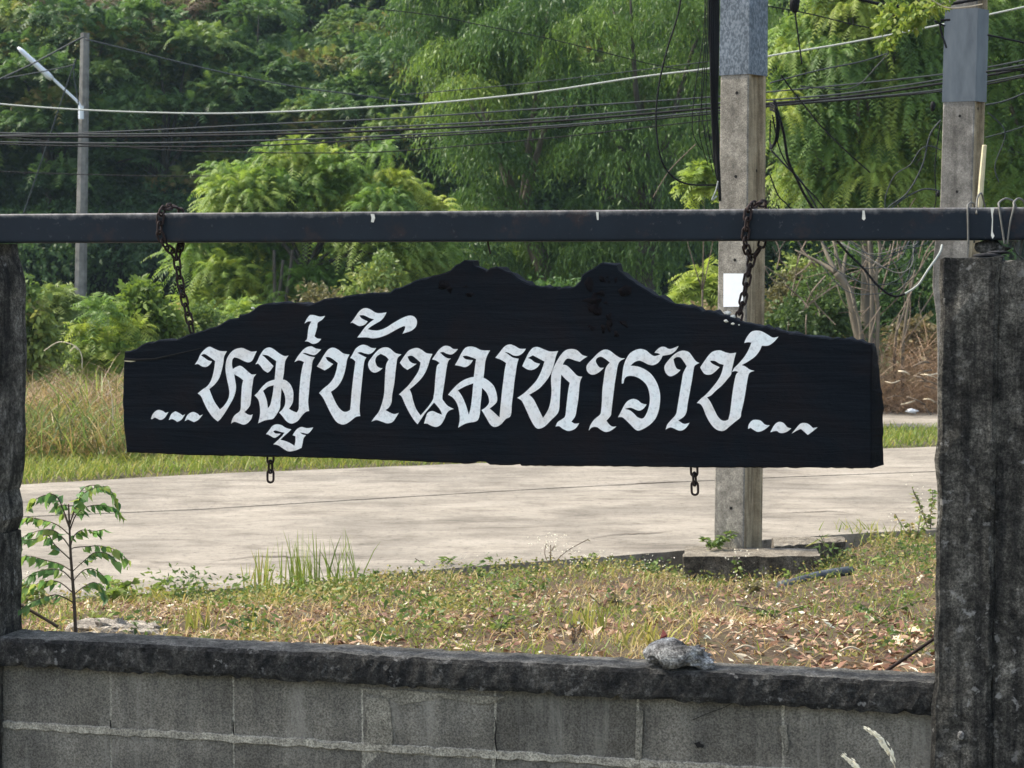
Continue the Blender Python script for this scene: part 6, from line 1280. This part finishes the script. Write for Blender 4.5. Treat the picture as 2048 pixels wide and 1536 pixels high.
# ---- broad-leaved sapling by the left post: every leaf its own object
t = NT('sapling_leaf_green'); oi = t.n('ShaderNodeObjectInfo'); col = t.ramp(oi.outputs['Random'], [(0.0, (0.09, 0.19, 0.065)), (.55, (0.15, 0.29, 0.08)), (.8, (0.24, 0.35, 0.075)), (1.0, (0.36, 0.42, 0.1))])
bs = t.bsdf(col, .4, spec=.4); tr = t.n('ShaderNodeBsdfTranslucent'); t.l(col, tr.inputs[0]); mx = t.n('ShaderNodeMixShader'); mx.inputs[0].default_value = .5; t.l(bs.outputs[0], mx.inputs[1]); t.l(tr.outputs[0], mx.inputs[2]); t.l(mx.outputs[0], t.out.inputs[0]); M['sapling_leaf'] = t.m
def leaf_mesh(name, bend):
    # ovate leaf with a drawn-out tip, folded along the midrib, hanging along -Z of its own axis X
    st = [(0, 0), (.12, .20), (.3, .30), (.5, .27), (.7, .16), (.85, .06), (1, 0)]; v = []; f = []
    for (s, wd) in st: zc = -bend * s * s; v += [(s, wd, zc + wd * .25), (s, 0, zc), (s, -wd, zc + wd * .25)]
    for i in range(len(st) - 1): a = i * 3; f += [(a, a + 1, a + 4, a + 3), (a + 1, a + 2, a + 5, a + 4)]
    me = bpy.data.meshes.new(name); me.from_pydata(v, [], f); me.update(); me.polygons.foreach_set('use_smooth', [True] * len(f)); me.materials.append(M['sapling_leaf']); return me
LM = [leaf_mesh('sapling_leaf', b) for b in (.05, .2, .35)]
YS = 6.55 + .25
sroot = at(152, 1272, YS)
sap = thing('sapling', sroot, 'young sapling with drooping pointed leaves beside the left post', 'sapling')
mb = MB(); SP_ = curve_pts([at(152, 1285, YS), at(148, 1200, YS), at(142, 1120, YS), at(140, 1080, YS), at(138, 1030, YS), at(137, 1008, YS)], 4); mb.tube(SP_, [.0062 - .0042 * i / (len(SP_) - 1) for i in range(len(SP_))], 7); mb.make('stem', M['stem_dark'], sap, None, True)
brs = [[(140, 1050), (150, 1010), (160, 985), (175, 972), (200, 972), (225, 985), (235, 1005)], [(138, 1052), (150, 1020), (165, 990), (190, 976), (215, 972)], [(140, 1060), (152, 1030), (170, 1015), (200, 1010), (230, 1018), (245, 1035)], [(138, 1055), (128, 1030), (115, 1005), (100, 985), (95, 1000)], [(139, 1070), (115, 1050), (85, 1040), (55, 1035), (40, 1045)], [(138, 1050), (115, 995), (92, 990), (70, 1000), (52, 1020)],
       [(140, 1095), (125, 1075), (105, 1060), (75, 1062), (45, 1075), (38, 1095)], [(140, 1098), (148, 1072), (165, 1060), (190, 1062), (210, 1058)], [(140, 1100), (150, 1095), (175, 1093), (200, 1092), (230, 1100), (258, 1122)], [(142, 1120), (110, 1090), (95, 1070), (70, 1078), (40, 1080)],
       [(143, 1142), (120, 1128), (90, 1120), (60, 1112), (38, 1115)], [(143, 1145), (170, 1120), (190, 1105), (215, 1108), (235, 1125)], [(144, 1160), (125, 1142), (100, 1138), (70, 1145), (45, 1160)], [(144, 1165), (165, 1142), (185, 1138), (205, 1150), (218, 1170)],
       [(145, 1185), (120, 1165), (95, 1162), (65, 1172), (45, 1190)], [(146, 1190), (170, 1172), (190, 1165), (205, 1180), (212, 1200)], [(147, 1205), (115, 1190), (90, 1195), (60, 1205), (40, 1222)], [(138, 1012), (125, 1010), (110, 1015)], [(138, 1012), (150, 1012), (162, 1018)]]
rg = random.Random(13); sb = wloc(sap)
for bi, br in enumerate(brs):
    dy = rg.uniform(-.14, .14); n = len(br)
    P = curve_pts([at(x, y, YS + dy * (k / (n - 1))) for k, (x, y) in enumerate(br)], 5)
    mb = MB(); mb.tube(P, [.0022 - .0014 * i / (len(P) - 1) for i in range(len(P))], 4); bo_ = mb.make('branch', M['stem_dark'] if bi % 3 else M['twig'], sap)
    cum = [0]
    for a, b in zip(P[:-1], P[1:]): cum.append(cum[-1] + (b - a).length)
    s = cum[-1] * .24; side = 1
    while s <= cum[-1] + 1e-6:
        p = Vector([float(np.interp(s, cum, [q[c] for q in P])) for c in range(3)]); p2 = Vector([float(np.interp(max(0, s - .01), cum, [q[c] for q in P])) for c in range(3)]); T = (p - p2).normalized()
        last = s > cum[-1] - .015
        dirv = (T * (.55 if not last else .9) + Vector((0, side * .45, 0)) + Vector((rg.gauss(0, .38), rg.gauss(0, .3), -.75 + rg.gauss(0, .22)))).normalized()
        yv = Vector((rg.gauss(0, .3) + T.x * .6, side * .4 + rg.gauss(0, .3), rg.gauss(0, .2))); yv = (yv - dirv * yv.dot(dirv)).normalized(); zv = dirv.cross(yv)
        o = link('leaf', LM[rg.randrange(3)], None, bo_, p - sb); m3 = Matrix((dirv, yv, zv)).transposed(); o.rotation_euler = m3.to_euler(); k = rg.uniform(.024, .044); o.scale = (k, k * .95, k)
        s += rg.uniform(.006, .012); side = -side

# ---- leafy branch reaching in at the top right
tb = thing('leafy_branch', at(1965, 5, 9.5), 'bright lime green leafy branch hanging in at the top right', 'branch')
mb = MB()
BR = [[(1965, 8), (1930, 14), (1890, 14), (1850, -10)], [(1890, 5), (1850, 20), (1815, 38), (1790, 70), (1765, 92)], [(1840, 0), (1800, 20), (1765, 50)], [(1880, -20), (1850, 10), (1832, 40), (1830, 50)], [(1920, -30), (1890, 5), (1860, 30)], [(1860, -40), (1800, -10), (1770, 20), (1752, 55)]]
Pn, Dn = [], []; rg = random.Random(3)
for k, br in enumerate(BR):
    P = curve_pts([at(x, y, 9.5 + .03 * k) for x, y in br], 6); m_ = MB(); m_.tube(P, .0035 if k == 0 else .0018, 5); m_.make('twig', M['twig_pale'] if k == 0 else M['twig'], tb)
    if k == 0: continue
    for i in range(2, len(P)):
        for j in range(9):
            Pn.append(tuple(P[i] + Vector((rg.gauss(0, .010), rg.gauss(0, .02), rg.gauss(0, .010))))); Dn.append((rg.gauss(0, .7), rg.gauss(0, .5), -.4 + rg.gauss(0, .5)))
r_ = np.random.RandomState(4); V = leaves(np.array(Pn), unit(np.array(Dn)), .032, .02, r_, .2, .2)
arrays('leaves', V - np.array(wloc(tb)), 4, np.repeat(r_.uniform(.2, 1, len(Pn)), 4), M['leaf_lime'], tb)

# ------------------------------------------------------------------ haze: even air over the whole place
hz = MB().box(Vector((-1650, -1350, -1.5)), Vector((3300, 0, 0)), Vector((0, 2900, 0)), Vector((0, 0, 42)))
t = NT('haze_air'); pv = t.n('ShaderNodeVolumePrincipled'); pv.inputs['Density'].default_value = 0.00034; pv.inputs['Color'].default_value = (0.62, 0.86, 1.0, 1); pv.inputs['Anisotropy'].default_value = 0.2
t.l(pv.outputs[0], t.out.inputs['Volume'])
o = hz.make('haze', t.m, None, Vector((0, 0, -1.5))); tag(o, 'thin pale haze in the air over the whole place', kind='stuff')
